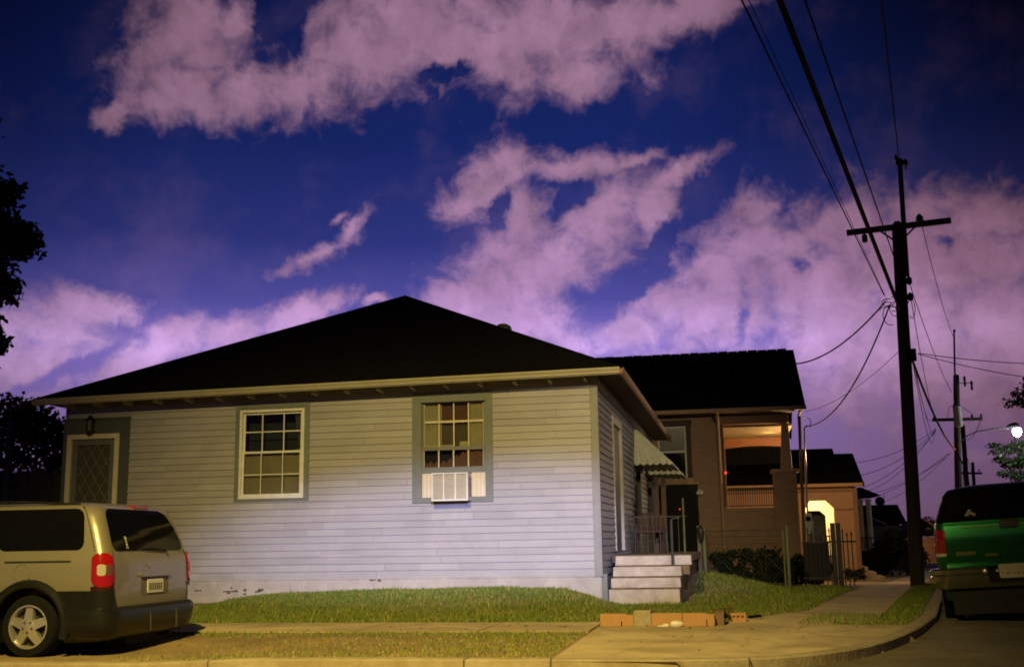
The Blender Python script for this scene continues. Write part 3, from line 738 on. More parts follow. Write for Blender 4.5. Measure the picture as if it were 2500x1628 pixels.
    for i in range(n):
        xa, xb = x0+.05+(x1-x0-.1)*i/n, x0+.05+(x1-x0-.1)*(i+1)/n
        f = lambda x: zm+.045-.06*math.sin(math.pi*(x-x0)/(x1-x0))+.05*smooth(x0+.7, x1, x)
        b.quad((xa,HY+.075+.006*math.sin(i),z0),(xb,HY+.075+.006*math.sin(i+1),z0),(xb,HY+.075+.006*math.sin(i+1),f(xb)),(xa,HY+.075+.006*math.sin(i),f(xa)))
    b.build('blind', M_BLIND, win, fix=False)
    b = MB(); b.box(x0, x1, HY+.34, HY+.36, z0, z1); b.build('room_dark_backing', mat('dim_green_room', (.022,.028,.016), .9), win)  # added backing sheet, its dull green stands for the dim room
    b = MB(); n = 10   # a net curtain drawn to the right of the upper sash
    for i in range(n):
        xa, xb = x1-.24+.2*i/n, x1-.24+.2*(i+1)/n
        ya, yb = HY+.10+.02*math.sin(i*1.7), HY+.10+.02*math.sin((i+1)*1.7)
        b.quad((xa+.1*(1-i/n),ya,zm+.1),(xb+.1*(1-(i+1)/n),yb,zm+.1),(xb,yb,z1),(xa,ya,z1))
    b.build('curtain', mat('dark_net_curtain', (.10,.105,.07), .9), win, fix=False)
    # the old sash window with the air conditioner
    b = MB(); x0, x1, z0, z1 = W2
    b.box(x0, x0+.16, HY-.035, HY+.09, z0, z1); b.box(x1-.125, x1, HY-.035, HY+.09, z0, z1)
    b.box(x0+.16, x1-.125, HY-.034, HY+.09, z1-.16, z1); b.box(x0+.16, x1-.125, HY-.034, HY+.09, z0, z0+.09)
    b.box(x0+.12, x1-.085, HY-.05, HY-.035, z1-.175, z1-.15)
    win = b.build('window', M_GREY, h, bevel=.004)
    a0, a1 = x0+.16, x1-.125
    zt, zm, zb = z1-.16, 2.62, 2.225
    b = MB(); frame_box(b, a0, a1, zm-.025, zt, .035, HY+.02, HY+.055)
    b.build('upper_sash', M_GREY, win)
    b = MB()
    b.box(a0+.0, a1-.0, HY-.012, HY+.016, zb, zb+.10); b.box(a0, a0+.035, HY-.012, HY+.016, zb+.1, zm); b.box(a1-.035, a1, HY-.012, HY+.016, zb+.1, zm); b.box(a0, a1, HY-.016, HY+.016, zm-.02, zm+.035)
    b.build('lower_sash', M_GREY, win)
    b = MB()
    for k in range(5):
        xx = a0+.035+(a1-a0-.07)*k/4; w = .011 if 0 < k < 4 else .007
        b.box(xx-w, xx+w, HY+.025, HY+.045, zm+.03, zt-.03); b.box(xx-w, xx+w, HY-.008, HY+.010, zb+.1, zm-.02)
    zz = (zm+zt)/2+.06; b.box(a0+.03, a1-.03, HY+.027, HY+.043, zz-.02, zz+.015)
    b.build('glazing_bar', mat('cream_glazing_bar', (.62,.56,.40), .6), win)
    b = MB(); b.box(a0+.02, a1-.02, HY+.034, HY+.038, zm, zt-.02); b.box(a0+.02, a1-.02, HY+.0, HY+.004, zb+.09, zm)
    b.build('pane', M_GLASS, win)
    def drape(name, m, xa, xb, za, zbb, y, waves, amp):
        b = MB(); n = 40; f = lambda i: y+amp*math.sin(i*waves/n*2*math.pi)
        for i in range(n):
            p, q = xa+(xb-xa)*i/n, xa+(xb-xa)*(i+1)/n
            b.quad((p,f(i),za),(q,f(i+1),za),(q,f(i+1),zbb),(p,f(i),zbb))
        b.build(name, m, win, fix=False)
    drape('curtain', M_CURT, a0, a0+.32, zm-.02, zt, HY+.075, 5, .012)
    drape('curtain', M_CURT, a1-.30, a1, zm-.02, zt, HY+.075, 5, .012)
    drape('curtain', M_CURTR, a0+.28, a1-.22, zm+.40, zt, HY+.10, 7, .014)
    drape('curtain', mat('dull_brown_curtain', (.13,.10,.055), .9), a0+.28, a1-.28, zm+.02, zm+.42, HY+.11, 6, .014)
    b = MB(); n = 30
    for i in range(n):   # red curtain hem with an uneven top behind the lower sash
        p, q = a0+(a1-a0)*i/n, a0+(a1-a0)*(i+1)/n; tp = lambda k: zb+.18+.22*smooth(8, 26, k)+.03*math.sin(k*2.1)
        b.quad((p,HY+.06+.01*math.sin(i*1.9),zb),(q,HY+.06+.01*math.sin((i+1)*1.9),zb),(q,HY+.06+.01*math.sin((i+1)*1.9),tp(i+1)),(p,HY+.06+.01*math.sin(i*1.9),tp(i)))
    b.build('curtain', M_CURTR, win, fix=False)
    b = MB(); b.box(a0+.04, a0+.5, HY+.062, HY+.068, zm+.015, zm+.07); b.box(a0+.62, a1-.28, HY+.066, HY+.072, zm+.02, zm+.12)
    b.build('folded_cloth', mat('pale_cloth', (.50,.44,.26), .9), win)
    for xa, xb in ((a0+.002, -4.845), (-4.245, a1-.002)):
        b = MB(); n = max(3, int((xb-xa)/.03))
        for i in range(n):
            p, q = xa+(xb-xa)*i/n, xa+(xb-xa)*(i+1)/n; d0 = .006*(i % 2); d1 = .006*((i+1) % 2)
            b.quad((p,HY-.006-d0,z0+.09),(q,HY-.006-d1,z0+.09),(q,HY-.006-d1,zb),(p,HY-.006-d0,zb))
        b.build('filler_panel', mat('cream_filler', (.66,.58,.42), .6), win, fix=False)
    b = MB(); b.box(a0, a1, HY+.14, HY+.16, z0+.05, zt); b.build('room_dark_backing', M_DARK, win)  # added black sheet standing for the dark room behind the curtains
    # front door with a security screen
    b = MB(); d0, d1 = -11.47, -10.48
    b.box(HX0-.03, d0, HY-.04, HY+.06, .95, 3.34); b.box(d1, -10.30, HY-.04, HY+.06, .95, 3.34); b.box(d0, d1, HY-.04, HY+.06, 3.075, 3.34); b.box(HX0-.05, -10.28, HY-.055, HY-.04, 3.32, 3.36)
    door = b.build('door', M_GREYD, h, bevel=.004)
    b = MB(); frame_box(b, d0, d1, .95, 3.075, .085, HY-.062, HY+.02, .03); b.build('frame', mat('cream_white_frame', (.66,.60,.46), .55), door, bevel=.004)
    b = MB(); frame_box(b, d0+.086, d1-.086, .98, 2.985, .10, HY-.02, HY+.015); b.build('leaf', mat('grey_green_door', (.13,.145,.125), .55), door, bevel=.003)
    b = MB(); b.box(d0+.18, d1-.18, HY+.005, HY+.012, 1.05, 2.90); b.build('screen', mat('dark_door_mesh', (.055,.055,.042), .8), door)
    b = MB(); n = 0
    gx0, gx1, gz0, gz1 = d0+.19, d1-.19, 1.1, 2.88
    for s in (1, -1):
        for k in range(-9, 14):
            c = gx0+k*.19; pts = []
            for i in range(41):
                z = gz0+(gz1-gz0)*i/40; x = c+s*(z-gz0)*.62+(0 if s > 0 else .9)
                if gx0 < x < gx1: pts.append((x, HY-.004, z))
            if len(pts) > 2: b.bar(pts[0], pts[-1], .010, .010)
    b.build('grille', mat('grey_door_grille', (.20,.19,.13), .5), door)
    b = MB(); b.lathe([(.02,-.16),(.05,-.14),(.075,-.10),(.06,.08),(.09,.09),(.03,.16),(.01,.17)], (-11.0, HY-.13, 3.22), n=8); b.box(-11.02,-10.98,HY-.13,HY-.04,3.25,3.28)
    b.build('wall_lantern', M_BLACKM, h)
    # side door
    b = MB(); y0_, y1_, z0_, z1_ = SDR
    b.box(HX1-.05, HX1+.035, y0_, y0_+.13, z0_, z1_); b.box(HX1-.05, HX1+.035, y1_-.13, y1_, z0_, z1_); b.box(HX1-.05, HX1+.034, y0_+.13, y1_-.13, z1_-.13, z1_)
    sd = b.build('side_door', M_COLW, h, bevel=.004)
    b = MB(); b.box(HX1-.045, HX1-.02, y0_+.131, y1_-.131, z0_, z1_-.131); b.build('leaf', mat('olive_green_door', (.17,.18,.11), .6), sd)
    b = MB(); b.lathe([(.01,0),(.03,.01),(.035,.03),(.02,.05)], (HX1-.02, y0_+.22, 1.9), axis='x'); b.build('handle', M_METAL, sd, smooth=True)
    for o in (SW1, SW2):
        b = MB(); b.box(HX1-.05, HX1+.03, o[0], o[0]+.09, o[2], o[3]); b.box(HX1-.05, HX1+.03, o[1]-.09, o[1], o[2], o[3]); b.box(HX1-.05, HX1+.029, o[0]+.09, o[1]-.09, o[3]-.09, o[3]); b.box(HX1-.05, HX1+.05, o[0]-.02, o[1]+.02, o[2]-.04, o[2]-.001)
        w = b.build('window', M_GREYD, h)
        b = MB(); b.box(HX1-.03, HX1-.02, o[0]+.09, o[1]-.09, o[2], o[3]-.09); b.build('pane', mat('black_window_pane', (.01,.01,.01), .08), w)
    # two scalloped metal awnings over the side windows
    for ya, yb in ((24.15, 26.6), (27.95, 30.1)):
        b = MB(); xo = -1.36; zt, zb = 3.46, 2.70; xw = HX1+.02
        def panel(p0, p1, q0, q1, n):
            # ribbed sheet between top edge p and bottom edge q
            p0, p1, q0, q1 = map(Vector, (p0, p1, q0, q1)); m = n*6
            nrm = (p1-p0+q1-q0).cross(q0-p0).normalized()
            for i in range(m):
                u, u2 = i/m, (i+1)/m; w = lambda t: .012 if (int(round(t*m)) % 6) in (0, 1) else 0
                sc = lambda t: -.045*abs(math.sin(math.pi*t*n))
                a, c = p0.lerp(p1, u)+nrm*w(u), p0.lerp(p1, u2)+nrm*w(u2)
                e, f = q0.lerp(q1, u)+nrm*w(u), q0.lerp(q1, u2)+nrm*w(u2)
                b.quad(a, c, f, e); b.quad(e, f, f+Vector((0,0,sc(u2))), e+Vector((0,0,sc(u))))
        panel((xw, ya+.28, zt), (xw+.06, ya+.30, zt-.02), (xw-.0, ya, zb), (xo, ya, zb), 6)
        panel((xw+.06, ya+.30, zt-.02), (xw+.06, yb-.3, zt-.02), (xo, ya, zb), (xo, yb, zb), 12)
        panel((xw+.06, yb-.30, zt-.02), (xw, yb-.28, zt), (xo, yb, zb), (xw, yb, zb), 6)
        b.build('awning', M_AWN, h, fix=False)
    return h
house()

def air_conditioner():
    t = thing('window_air_conditioner', 'cream box air conditioner sticking out of the sash window', 'air conditioner', (-4.55, 17.85, 1.78))
    x0, x1, y0, y1, z0, z1 = -4.845, -4.245, 17.73, 18.12, 1.775, 2.212
    b = MB(); b.box(x0, x1, y0+.02, y1, z0, z1); b.build('cabinet', M_AC, t, bevel=.008)
    b = MB()
    for i in range(46): 
        x = x0+.02+(x1-x0-.04)*i/45; b.box(x-.002, x+.002, y0+.006, y0+.0195, z0+.025, z1-.025)
    b.build('coil_fins', M_ACG, t)
    b = MB()
    for k in range(4): 
        x = x0+.012+(x1-x0-.024)*k/3; b.box(x-.011, x+.011, y0-.006, y0+.0195, z0+.004, z1-.004)
    b.box(x0, x1, y0-.007, y0+.0195, z0-.004, z0+.02); b.box(x0, x1, y0-.007, y0+.0195, z1-.016, z1+.003)
    b.build('grille_bar', mat('white_enamel_bar', (.74,.72,.66), .4), t, bevel=.003)
    b = MB()
    for i in range(7): b.box(x1+.0005, x1+.003, y0+.06+i*.03, y0+.07+i*.03, z0+.06, z1-.06)
    b.build('side_louvre', mat('shaded_louvre_slot', (.16,.14,.10), .7), t)
air_conditioner()

# ------------------------------------------------------------------ steps, side porch, railings
def steps():
    t = thing('porch_steps', 'four white painted concrete steps up to the side porch', 'steps', (-1.55, 18.2, .12))
    z0 = .10; y = 18.18
    for i in range(4):
        zt = .18+.168*(i+1); xr = -1.00+.004*i if i < 3 else -.84; x0 = -2.10+.012*i; dn = .150 if i else .26
        b = MB(); b.add([(x0-.012,y+.275*i-.012,zt-dn),(xr+.006,y+.275*i-.012,zt-dn),(xr+.006,y+.275*i+.32,zt-dn),(x0-.012,y+.275*i+.32,zt-dn),(x0,y+.275*i,zt),(xr,y+.275*i,zt),(xr,y+.275*i+.32,zt),(x0,y+.275*i+.32,zt)],
              [(0,3,2,1),(4,5,6,7),(0,1,5,4),(1,2,6,5),(2,3,7,6),(3,0,4,7)])
        st = b.build('step', M_STEP, t, bevel=.010)
        if i < 3:
            b = MB(); b.box(x0+.01, xr-.01, y+.275*i+.06, y+.275*i+.30, zt+.001, zt+.010); b.build('tread_dirt', mat('brown_dirt', (.20,.13,.06), .95, c2=(.32,.23,.12), scale=5), st)
    dc = mat('dirt_and_shade_core', (.17,.12,.06), .95)  # brown recess strips draw dirt and the shade gap under each tread
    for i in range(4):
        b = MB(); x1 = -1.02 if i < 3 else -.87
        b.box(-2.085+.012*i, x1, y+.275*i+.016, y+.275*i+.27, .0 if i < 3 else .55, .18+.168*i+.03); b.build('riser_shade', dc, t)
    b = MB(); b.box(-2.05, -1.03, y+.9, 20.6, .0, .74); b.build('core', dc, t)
    rr = random.Random(2)
    for x in (-1.92, -1.86, -1.22, -1.10, -1.06):
        b = MB(); b.obox((x, y+.19, .36), (rr.uniform(.02,.04),0,0), (0,.03,0), (0,0,rr.uniform(.006,.014))); b.build('leaf_litter', mat('dead_leaves', (.22,.14,.06), .95), t, bevel=.003)
steps()
def porch():
    p = thing('side_porch', 'dark side porch with thin green railing above the white steps', 'porch', (-1.5, 21, .2))
    b = MB(); b.box(HX1+.03, -.86, 19.32, 24.0, .74, .862); b.build('deck', mat('porch_deck_boards', (.20,.15,.09), .8, c2=(.14,.10,.06), scale=6), p, bevel=.006)
    b = MB(); b.box(HX1+.03, -.95, 20.7, 23.9, .1, .739); b.build('base', mat('porch_base_block', (.09,.06,.045), .9), p)
    for x in (-1.60, -1.46):
        b = MB(); b.box(x-.045, x+.045, 22.3, 22.39, .863, 2.30); b.box(x-.06, x+.06, 22.28, 22.41, .863, 1.05); b.build('post', mat('red_brown_post', (.05,.028,.02), .7), p, bevel=.006)
    for i in range(10):
        b = MB(); x = -2.08+i*.115
        b.cyl((x, 21.6, .86), (x, 21.6, 1.53), .006, n=6); b.build('baluster', mat('green_baluster', (.075,.085,.045), .6), p)
    b = MB(); b.bar((-2.12, 21.6, 1.53), (-1.0, 21.6, 1.53), .018, .018); b.build('top_rail', mat("dark_green_rail", (.025,.028,.016), .6), p)
    b = MB(); b.cyl((-1.055, 21.5, .86), (-1.055, 21.5, 1.86), .018, n=8); b.build('post', M_GPOST, p)
    b = MB(); b.cyl((-1.13, 18.9, .50), (-1.13, 18.9, 1.42), .022, n=8); b.tube([(-1.13,18.9,1.42),(-1.13,19.6,1.46),(-1.13,21.4,1.50)], .012, 6)
    b.build('hand_rail', mat("dark_olive_rail", (.035,.038,.022), .6), p)
porch()
def chair():
    c = thing('porch_chair', 'rusty red metal chair with round slatted back on the side porch', 'chair', (-1.72, 21.95, .862))
    m = mat('rusty_red_paint', (.055, .020, .014), .7, c2=(.04,.016,.012), scale=8)
    b = MB(); b.box(-1.98, -1.48, 21.75, 22.2, 1.24, 1.28); b.build('seat', m, c, bevel=.01)
    b = MB()
    for i in range(6):
        x = -1.95+i*.088; b.box(x-.034, x+.034, 22.19, 22.21, 1.28, 1.56+.07*math.sin(math.pi*(i+.5)/6))
    b.build('backrest', m, c, bevel=.004)
    for x, y in ((-1.95,21.79),(-1.51,21.79),(-1.95,22.16),(-1.51,22.16)):
        b = MB(); b.cyl((x,y,.863),(x,y,1.25),.014); b.build('leg', m, c)
chair()
def rust_post():
    t = thing('gate_post', 'pair of pale green gate posts with a black bag hung on top', 'gate post', (-.82, 23.9, .3))
    for x, w, z in ((-.875,.075,1.38),(-.775,.055,1.30)):
        b = MB(); b.box(x-w/2, x+w/2, 23.9, 23.96, .15, z); b.build('post', M_GPOST, t, bevel=.006)
    b = MB(); b.lathe([(.01,-.30),(.04,-.26),(.06,-.16),(.075,-.05),(.06,.02),(.03,.05),(.01,.06)], (-.835, 23.86, 1.32), n=10); b.build('bag', M_BLACKM, t, smooth=True)
rust_post()

# ------------------------------------------------------------------ fence, bushes, garden bits
def chain_fence():
    f = thing('chain_link_fence', 'low chain link fence with pale green end post before the brick house', 'fence', (.1, 24, .2))
    b = MB(); b.tube([(.875,24,-.05),(.875,24,1.33),(.875,24,1.36)], [.036,.036,.02], 10); b.build('post', M_GPOST, f, smooth=True)
    b = MB(); b.cyl((.80,24.02,.0),(.80,24.02,1.27),.02); b.build('post', M_GPOST, f)
    for z in (1.27, 1.15, 1.0):
        b = MB(); b.cyl((-.75,24.02,z),(.86,24.02,z),.011 if z > 1.2 else .006, n=6); b.build('rail', mat('dull_fence_rail', (.06,.055,.04), .7), f)
    b = MB(); s = .09
    for k in range(-18, 22):
        for sg in (1, -1):
            x0 = -.75+k*s; a = [x0, .15]; e = [x0+sg*1.1, 1.25]
            # clip to the panel
            lo, hi = -.75, .86
            t0, t1 = 0.0, 1.0; dx = e[0]-a[0]
            ta, tb = (lo-a[0])/dx, (hi-a[0])/dx
            if ta > tb: ta, tb = tb, ta
            t0, t1 = max(t0, ta), min(t1, tb)
            if t1-t0 < .05: continue
            b.tube([(a[0]+dx*t0, 24.03, .15+1.1*t0), (a[0]+dx*t1, 24.03, .15+1.1*t1)], .0028, 3, cap=False)
    b.build('wire_mesh', mat('dull_wire', (.06,.06,.05), .6), f)
chain_fence()
def gate():
    g = thing('iron_gate', 'tall black iron gate with spiked bars between brick and orange houses', 'gate', (1.7, 27, 0))
    for x0, n in ((1.35, 7), (2.02, 5)):
        for i in range(n):
            b = MB(); x = x0+i*.095; z = 1.18+.06*math.sin(i*1.4)
            b.cyl((x,27,-.05),(x,27,z),.013,n=6); b.lathe([(.026,0),(.02,.03),(.001,.10)], (x,27,z), n=6); b.build('bar', M_BLACKM, g)
    b = MB(); b.bar((1.3,27,1.0),(2.5,27,1.0),.03,.04); b.bar((1.3,27,.2),(2.5,27,.2),.03,.04); b.build('rail', M_BLACKM, g)
    for x in (2.0, 2.12):
        b = MB(); b.box(x-.05, x+.05, 26.95, 27.05, -.05, 1.42); b.build('post', M_BLACKM, g, bevel=.006)
    b = MB(); b.box(1.33, 1.9, 27.03, 27.05, .15, .98); b.build('sheet', mat('black_sheet_metal', (.015,.014,.012), .7), g)
gate()
def leaf_cloud(name, m, parent, clumps, n, size, squash=.8):
    # leaves scattered through clumps: (x, y, z, rx, ry, rz)
    cl = np.array(clumps, float); w = cl[:,3]*cl[:,4]*cl[:,5]; w = w**.75; w /= w.sum()
    k = rng.choice(len(cl), n, p=w)
    d = rng.normal(size=(n,3)); d /= np.linalg.norm(d, axis=1)[:,None]
    r = rng.uniform(.35, 1.0, n)**.6
    c = cl[k,:3]+d*r[:,None]*cl[k,3:6]*(1+.18*rng.normal(size=(n,1)))
    a = rng.normal(size=(n,3)); a /= np.linalg.norm(a, axis=1)[:,None]
    b2 = np.cross(a, rng.normal(size=(n,3))); b2 /= np.linalg.norm(b2, axis=1)[:,None]
    s = size*rng.uniform(.6, 1.4, n)[:,None]
    P = np.stack([c-a*s, c+b2*s*.5, c+a*s, c-b2*s*.5], 1).reshape(-1,3)-np.array(wloc(parent))
    me = bpy.data.meshes.new(name); me.from_pydata(P.tolist(), [], [(4*i,4*i+1,4*i+2,4*i+3) for i in range(n)])
    me.materials.append(m); o = bpy.data.objects.new(name, me); col.objects.link(o); o.parent = parent
    return o
def bush(label, c, r, n, size=.05, m=None, group=None, cat='bush'):
    t = thing('shrub', label, cat, c, group)
    cl = []; rr = random.Random(int(c[0]*100)+int(c[1]*10))
    for _ in range(14):
        cl.append((c[0]+rr.uniform(-.75,.75)*r[0], c[1]+rr.uniform(-.7,.7)*r[1], c[2]+r[2]*rr.uniform(.25,1.5), r[0]*rr.uniform(.25,.5), r[1]*rr.uniform(.3,.5), r[2]*rr.uniform(.25,.5)))
    leaf_cloud('foliage', m or M_BUSH, t, cl, n, size)
    b = MB()
    for _ in range(5):
        a = rr.uniform(0, 6.28); b.tube([(c[0],c[1],c[2]-.05),(c[0]+.3*r[0]*math.cos(a),c[1]+.3*r[1]*math.sin(a),c[2]+r[2]),(c[0]+.6*r[0]*math.cos(a),c[1]+.5*r[1]*math.sin(a),c[2]+1.6*r[2])],[.02,.013,.006],5)
    b.build('stem', M_BARK, t)
bush('dark bush behind the chain link fence beside its end post', (.42, 24.9, .12), (.55,.5,.42), 2600, .055)
bush('low dark bush under the brick house window, left of the fence bush', (-.35, 25.6, .35), (.4,.4,.28), 1300, .05)
bush('black shrub mass behind the iron gate', (1.55, 28.2, -.1), (.5,.5,.5), 2200, .06)
bush('broad dark hedge on the lawn beyond the orange house', (5.5, 44, -.3), (.85,.8,.85), 6000, .07, cat='hedge')
bush('small plant by the orange house wall behind the iron gate', (3.3, 36.8, -.22), (.35,.3,.2), 500, .05)

def blocks():
    G = 'clay blocks edging the little planting bed'
    def blk(name, label, x0, x1, y0, y1, h, m, cat, notch=None, group=G):
        z = ground_z((x0+x1)/2, y0)+.012
        b = MB()
        if notch is None: b.box(x0, x1, y0, y1, z, z+h)
        else:
            b.prism([(x0,y0,z),(notch[0],y0,z),(notch[0],y0,z+notch[1]),(notch[0]+.012,y0,z+notch[1]),(notch[0]+.012,y0,z),(x1,y0,z),(x1,y0,z+h-.012),(x1-.08,y0,z+h-.012),(x1-.09,y0,z+h),(x0,y0,z+h)], (0,y1-y0,0))
        o = b.build(name, m, bevel=.006); tag(o, label, cat, group)
    blk('clay_block', 'leftmost orange clay block with a small slot, left of the grey cinder block', -1.66, -1.275, 13.42, 13.55, .135, M_TERRA, 'block', (-1.42,.05))
    blk('cinder_block', 'grey cinder block standing between orange clay blocks', -1.27, -1.075, 13.40, 13.56, .172, M_CINDER, 'block', group=None)
    blk('clay_block', 'plain orange clay block just right of the grey cinder block', -1.07, -.72, 13.38, 13.50, .142, M_TERRA, 'block')
    blk('clay_block', 'orange clay block with a slot at the right corner of the bed', -.715, -.36, 13.36, 13.48, .142, M_TERRA, 'block', (-.45,.07))
    blk('clay_block', 'shade-toned clay block turned back from the corner of the bed', -.356, -.255, 13.50, 13.95, .142, mat('shaded_clay', (.22,.14,.08), .9, c2=(.17,.11,.06), scale=8), 'block')  # darker clay colour puts the shade of the turned side into the material
    # brick with three holes lying behind the bed's corner
    b = MB(); x0, x1, y0, y1, h = -.20, -.01, 14.05, 14.16, .10; z = ground_z(0, 14)+.012
    hx = [x0+.05, x0+.10, x0+.15]; r = .014; zc = z+h*.55
    b.box(x0, x1, y0+.03, y1, z, z+h)
    xs = [x0]+[v for c in hx for v in (c-r, c+r)]+[x1]
    b.box(x0, x1, y0, y0+.0295, z, zc-r); b.box(x0, x1, y0, y0+.0295, zc+r, z+h)
    for i in range(0, 8, 2): b.box(xs[i], xs[i+1], y0, y0+.0295, zc-r, zc+r)
    o = b.build('holed_brick', M_TERRA); tag(o, 'orange brick with three holes lying behind the bed corner', 'brick')
    # litter
    b = MB(); z = ground_z(-.9, 13.3)+.014; rr = random.Random(3)
    for cx, rx, rz in ((-.90,.045,.03),(-.93,.03,.02),(-.975,.025,.012)):
        b.lathe([(rx*rr.uniform(.8,1), 0),(rx,rz*.4),(rx*.7,rz*.9),(rx*.2,rz*1.2)], (cx, 13.28, z), n=7)
    o = b.build('paper_litter', mat('white_paper', (.70,.66,.60), .8)); tag(o, 'crumpled white paper scrap at the foot of the clay blocks', 'litter')
    b = MB(); b.lathe([(.03,-.06),(.04,0),(.025,.06),(.01,.075)], (-.78, 13.29, z+.028), axis='x', n=8)
    o = b.build('paper_cup', mat('white_paper', (.70,.66,.60), .8)); tag(o, 'flattened pale paper cup lying against the orange blocks', 'litter')
    b = MB(); b.tube([(.02,14.6,.16),(.10,14.62,.165),(.17,14.66,.17)], .016, 8)
    o = b.build('rubber_hose', M_CABLE); tag(o, 'short black piece of hose on the paving near the lawn edge', 'hose')
    # red leaved plant in the bed
    t = thing('bedding_plant', 'small red flowering plant behind the corner of the clay blocks', 'plant', (-.28, 14.0, .14))
    m = mat('red_flower', (.16,.035,.035), .7, isl=.4)
    leaf_cloud('flowers', m, t, [(-.32,14.0,.27,.08,.06,.03),(-.20,14.05,.29,.05,.06,.04),(-.27,14.0,.25,.08,.08,.04)], 90, .018)
    leaf_cloud('foliage', M_BUSH, t, [(-.28,14.0,.21,.10,.08,.04)], 80, .022)
    b = MB()
    for k in range(5): b.tube([(-.28,14.0,.14),(-.36+.04*k,13.98,.26)], .004, 4)
    b.build('stem', M_BARK, t)
blocks()

# ------------------------------------------------------------------ the raised brick house
def brick_house():
    Y = 32.0; gz = -.25
    h = thing('brick_house', 'raised brick bungalow with black gable roof and lit corner porch', 'house', (-1.5, Y, gz))
    op = (-.40, 1.32, 1.91, 4.25)
    wn = (-2.20, -1.40, 2.78, 4.22)
    b = MB()
    def wallx(y0, y1, x0, x1, z0, z1): b.box(x0, x1, y0, y1, z0, z1)
    # wall facing the white house, with its window and the open porch
    wallx(Y, Y+.22, -7, wn[0], gz, 4.5); wallx(Y, Y+.22, wn[0], wn[1], gz, wn[2]); wallx(Y, Y+.22, wn[0], wn[1], wn[3], 4.5)
    wallx(Y, Y+.22, wn[1], op[0], gz, 4.5); wallx(Y, Y+.22, op[0], .90, gz, op[2])
    b.box(-7, -.45, Y+8.5, Y+8.7, gz, 4.5); b.box(-.62, -.42, Y+.22, Y+8.5, gz, 4.5); b.box(-7, -6.8, Y+.22, Y+8.5, gz, 4.5)
    b.box(1.35, 1.55, Y+.6, Y+8, gz, 1.9)
    b.build('wall', M_BRICK, h)
    b = MB(); b.box(.90, 1.52, Y-.03, Y+.6, gz, 2.86); b.build('porch_pier', M_BRICK, h)
    b = MB(); b.box(.85, 1.60, Y-.08, Y+.66, 2.861, 2.955); b.build('pier_cap', M_TAN, h, bevel=.01)
    b = MB(); b.add([(1.12,Y+.02,2.956),(1.42,Y+.02,2.956),(1.42,Y+.35,2.956),(1.12,Y+.35,2.956),(1.20,Y+.06,4.20),(1.38,Y+.06,4.20),(1.38,Y+.30,4.20),(1.20,Y+.30,4.20)], [(0,3,2,1),(4,5,6,7),(0,1,5,4),(1,2,6,5),(2,3,7,6),(3,0,4,7)])
    b.build('porch_column', M_TAN, h, bevel=.01)
    b = MB(); b.box(op[0]-.0, 1.40, Y-.02, Y+.35, 4.22, 4.48); b.build('porch_beam', mat('brown_beam', (.22,.13,.075), .8), h, bevel=.01)
    b = MB(); b.box(op[0]-.05, op[0]+.02, Y-.012, Y+.15, 1.95, 4.22); b.build('porch_frame', mat('dark_red_frame', (.13,.05,.035), .7), h)
    b = MB(); b.box(-.42, 1.5, Y+.36, Y+8.4, 4.16, 4.22); b.build('porch_ceiling', M_CEIL, h)
    b = MB(); b.box(-.42, 1.5, Y+.23, Y+8.4, 1.84, 1.93); b.build('porch_floor', M_TAN, h)
    # the far cross beam of the porch, slightly arched below
    b = MB(); n = 12; x0, x1 = -.41, 1.48; yb = Y+4.0; top = [(x0,yb,4.155),(x1,yb,4.155)]
    bot = [(x1-(x1-x0)*i/n, yb, 3.86+.06*math.sin(math.pi*i/n)) for i in range(n+1)]
    b.prism([top[0], top[1]]+bot, (0,.2,0)); b.build('arched_beam', M_ORWOOD, h)
    b = MB(); b.box(-.42, 1.5, Y+7.9, Y+8.0, 1.93, 4.15); b.build('porch_screen', M_DARK, h)
    b = MB()
    b.box(-.33, .90, Y+.10, Y+.14, 2.44, 2.48); b.box(-.33, .90, Y+.10, Y+.14, 1.97, 2.0)
    b.build('railing', M_BLACKM, h)
    for i in range(20):
        x = -.30+1.18*i/19; b = MB(); b.box(x-.009, x+.009, Y+.11, Y+.13, 2.0, 2.44); b.build('baluster', M_BLACKM, h)
    # roof: ridge along X, gable to the side street
    b = MB(); e = 4.60; r = 6.88; y0, y1, ym = Y-.45, Y+8.9, Y+4.1; xr0, xr1 = -7.4, 1.85; t = .10
    b.add([(xr0,y0,e),(xr1,y0,e),(xr1,ym,r),(xr0,ym,r),(xr1,y1,e),(xr0,y1,e),(xr0,y0,e-t),(xr1,y0,e-t),(xr1,ym,r-t),(xr0,ym,r-t),(xr1,y1,e-t),(xr0,y1,e-t)],
          [(0,1,2,3),(3,2,4,5),(7,6,9,8),(8,9,11,10),(0,6,7,1),(1,7,8,2),(2,8,10,4),(4,10,11,5),(5,11,9,3),(3,9,6,0)])
    for i in range(30):
        x = xr0+.3*i+.05; b.box(x, x+.28, ym-.09, ym+.09, r-.02, r+.025+.006*(i % 3))
    b.build('roof', M_ROOF, h)
    b = MB(); b.add([(1.5,Y,4.48),(1.5,Y+8.4,4.48),(1.5,ym,6.7)], [(0,1,2)]); b.build('gable', mat('dark_gable', (.05,.04,.035), .9), h, fix=False)
    b = MB(); b.box(xr0, xr1+.01, y0-.10, y0-.004, e-.10, e+.01); b.build('gutter', M_TAN, h, bevel=.008)
    b = MB(); b.box(xr0, xr1-.3, y0+.0, Y+.02, 4.485, 4.5); b.build('soffit', M_SOFFIT, h)
    # window
    b = MB(); x0, x1, z0, z1 = wn; t = .055
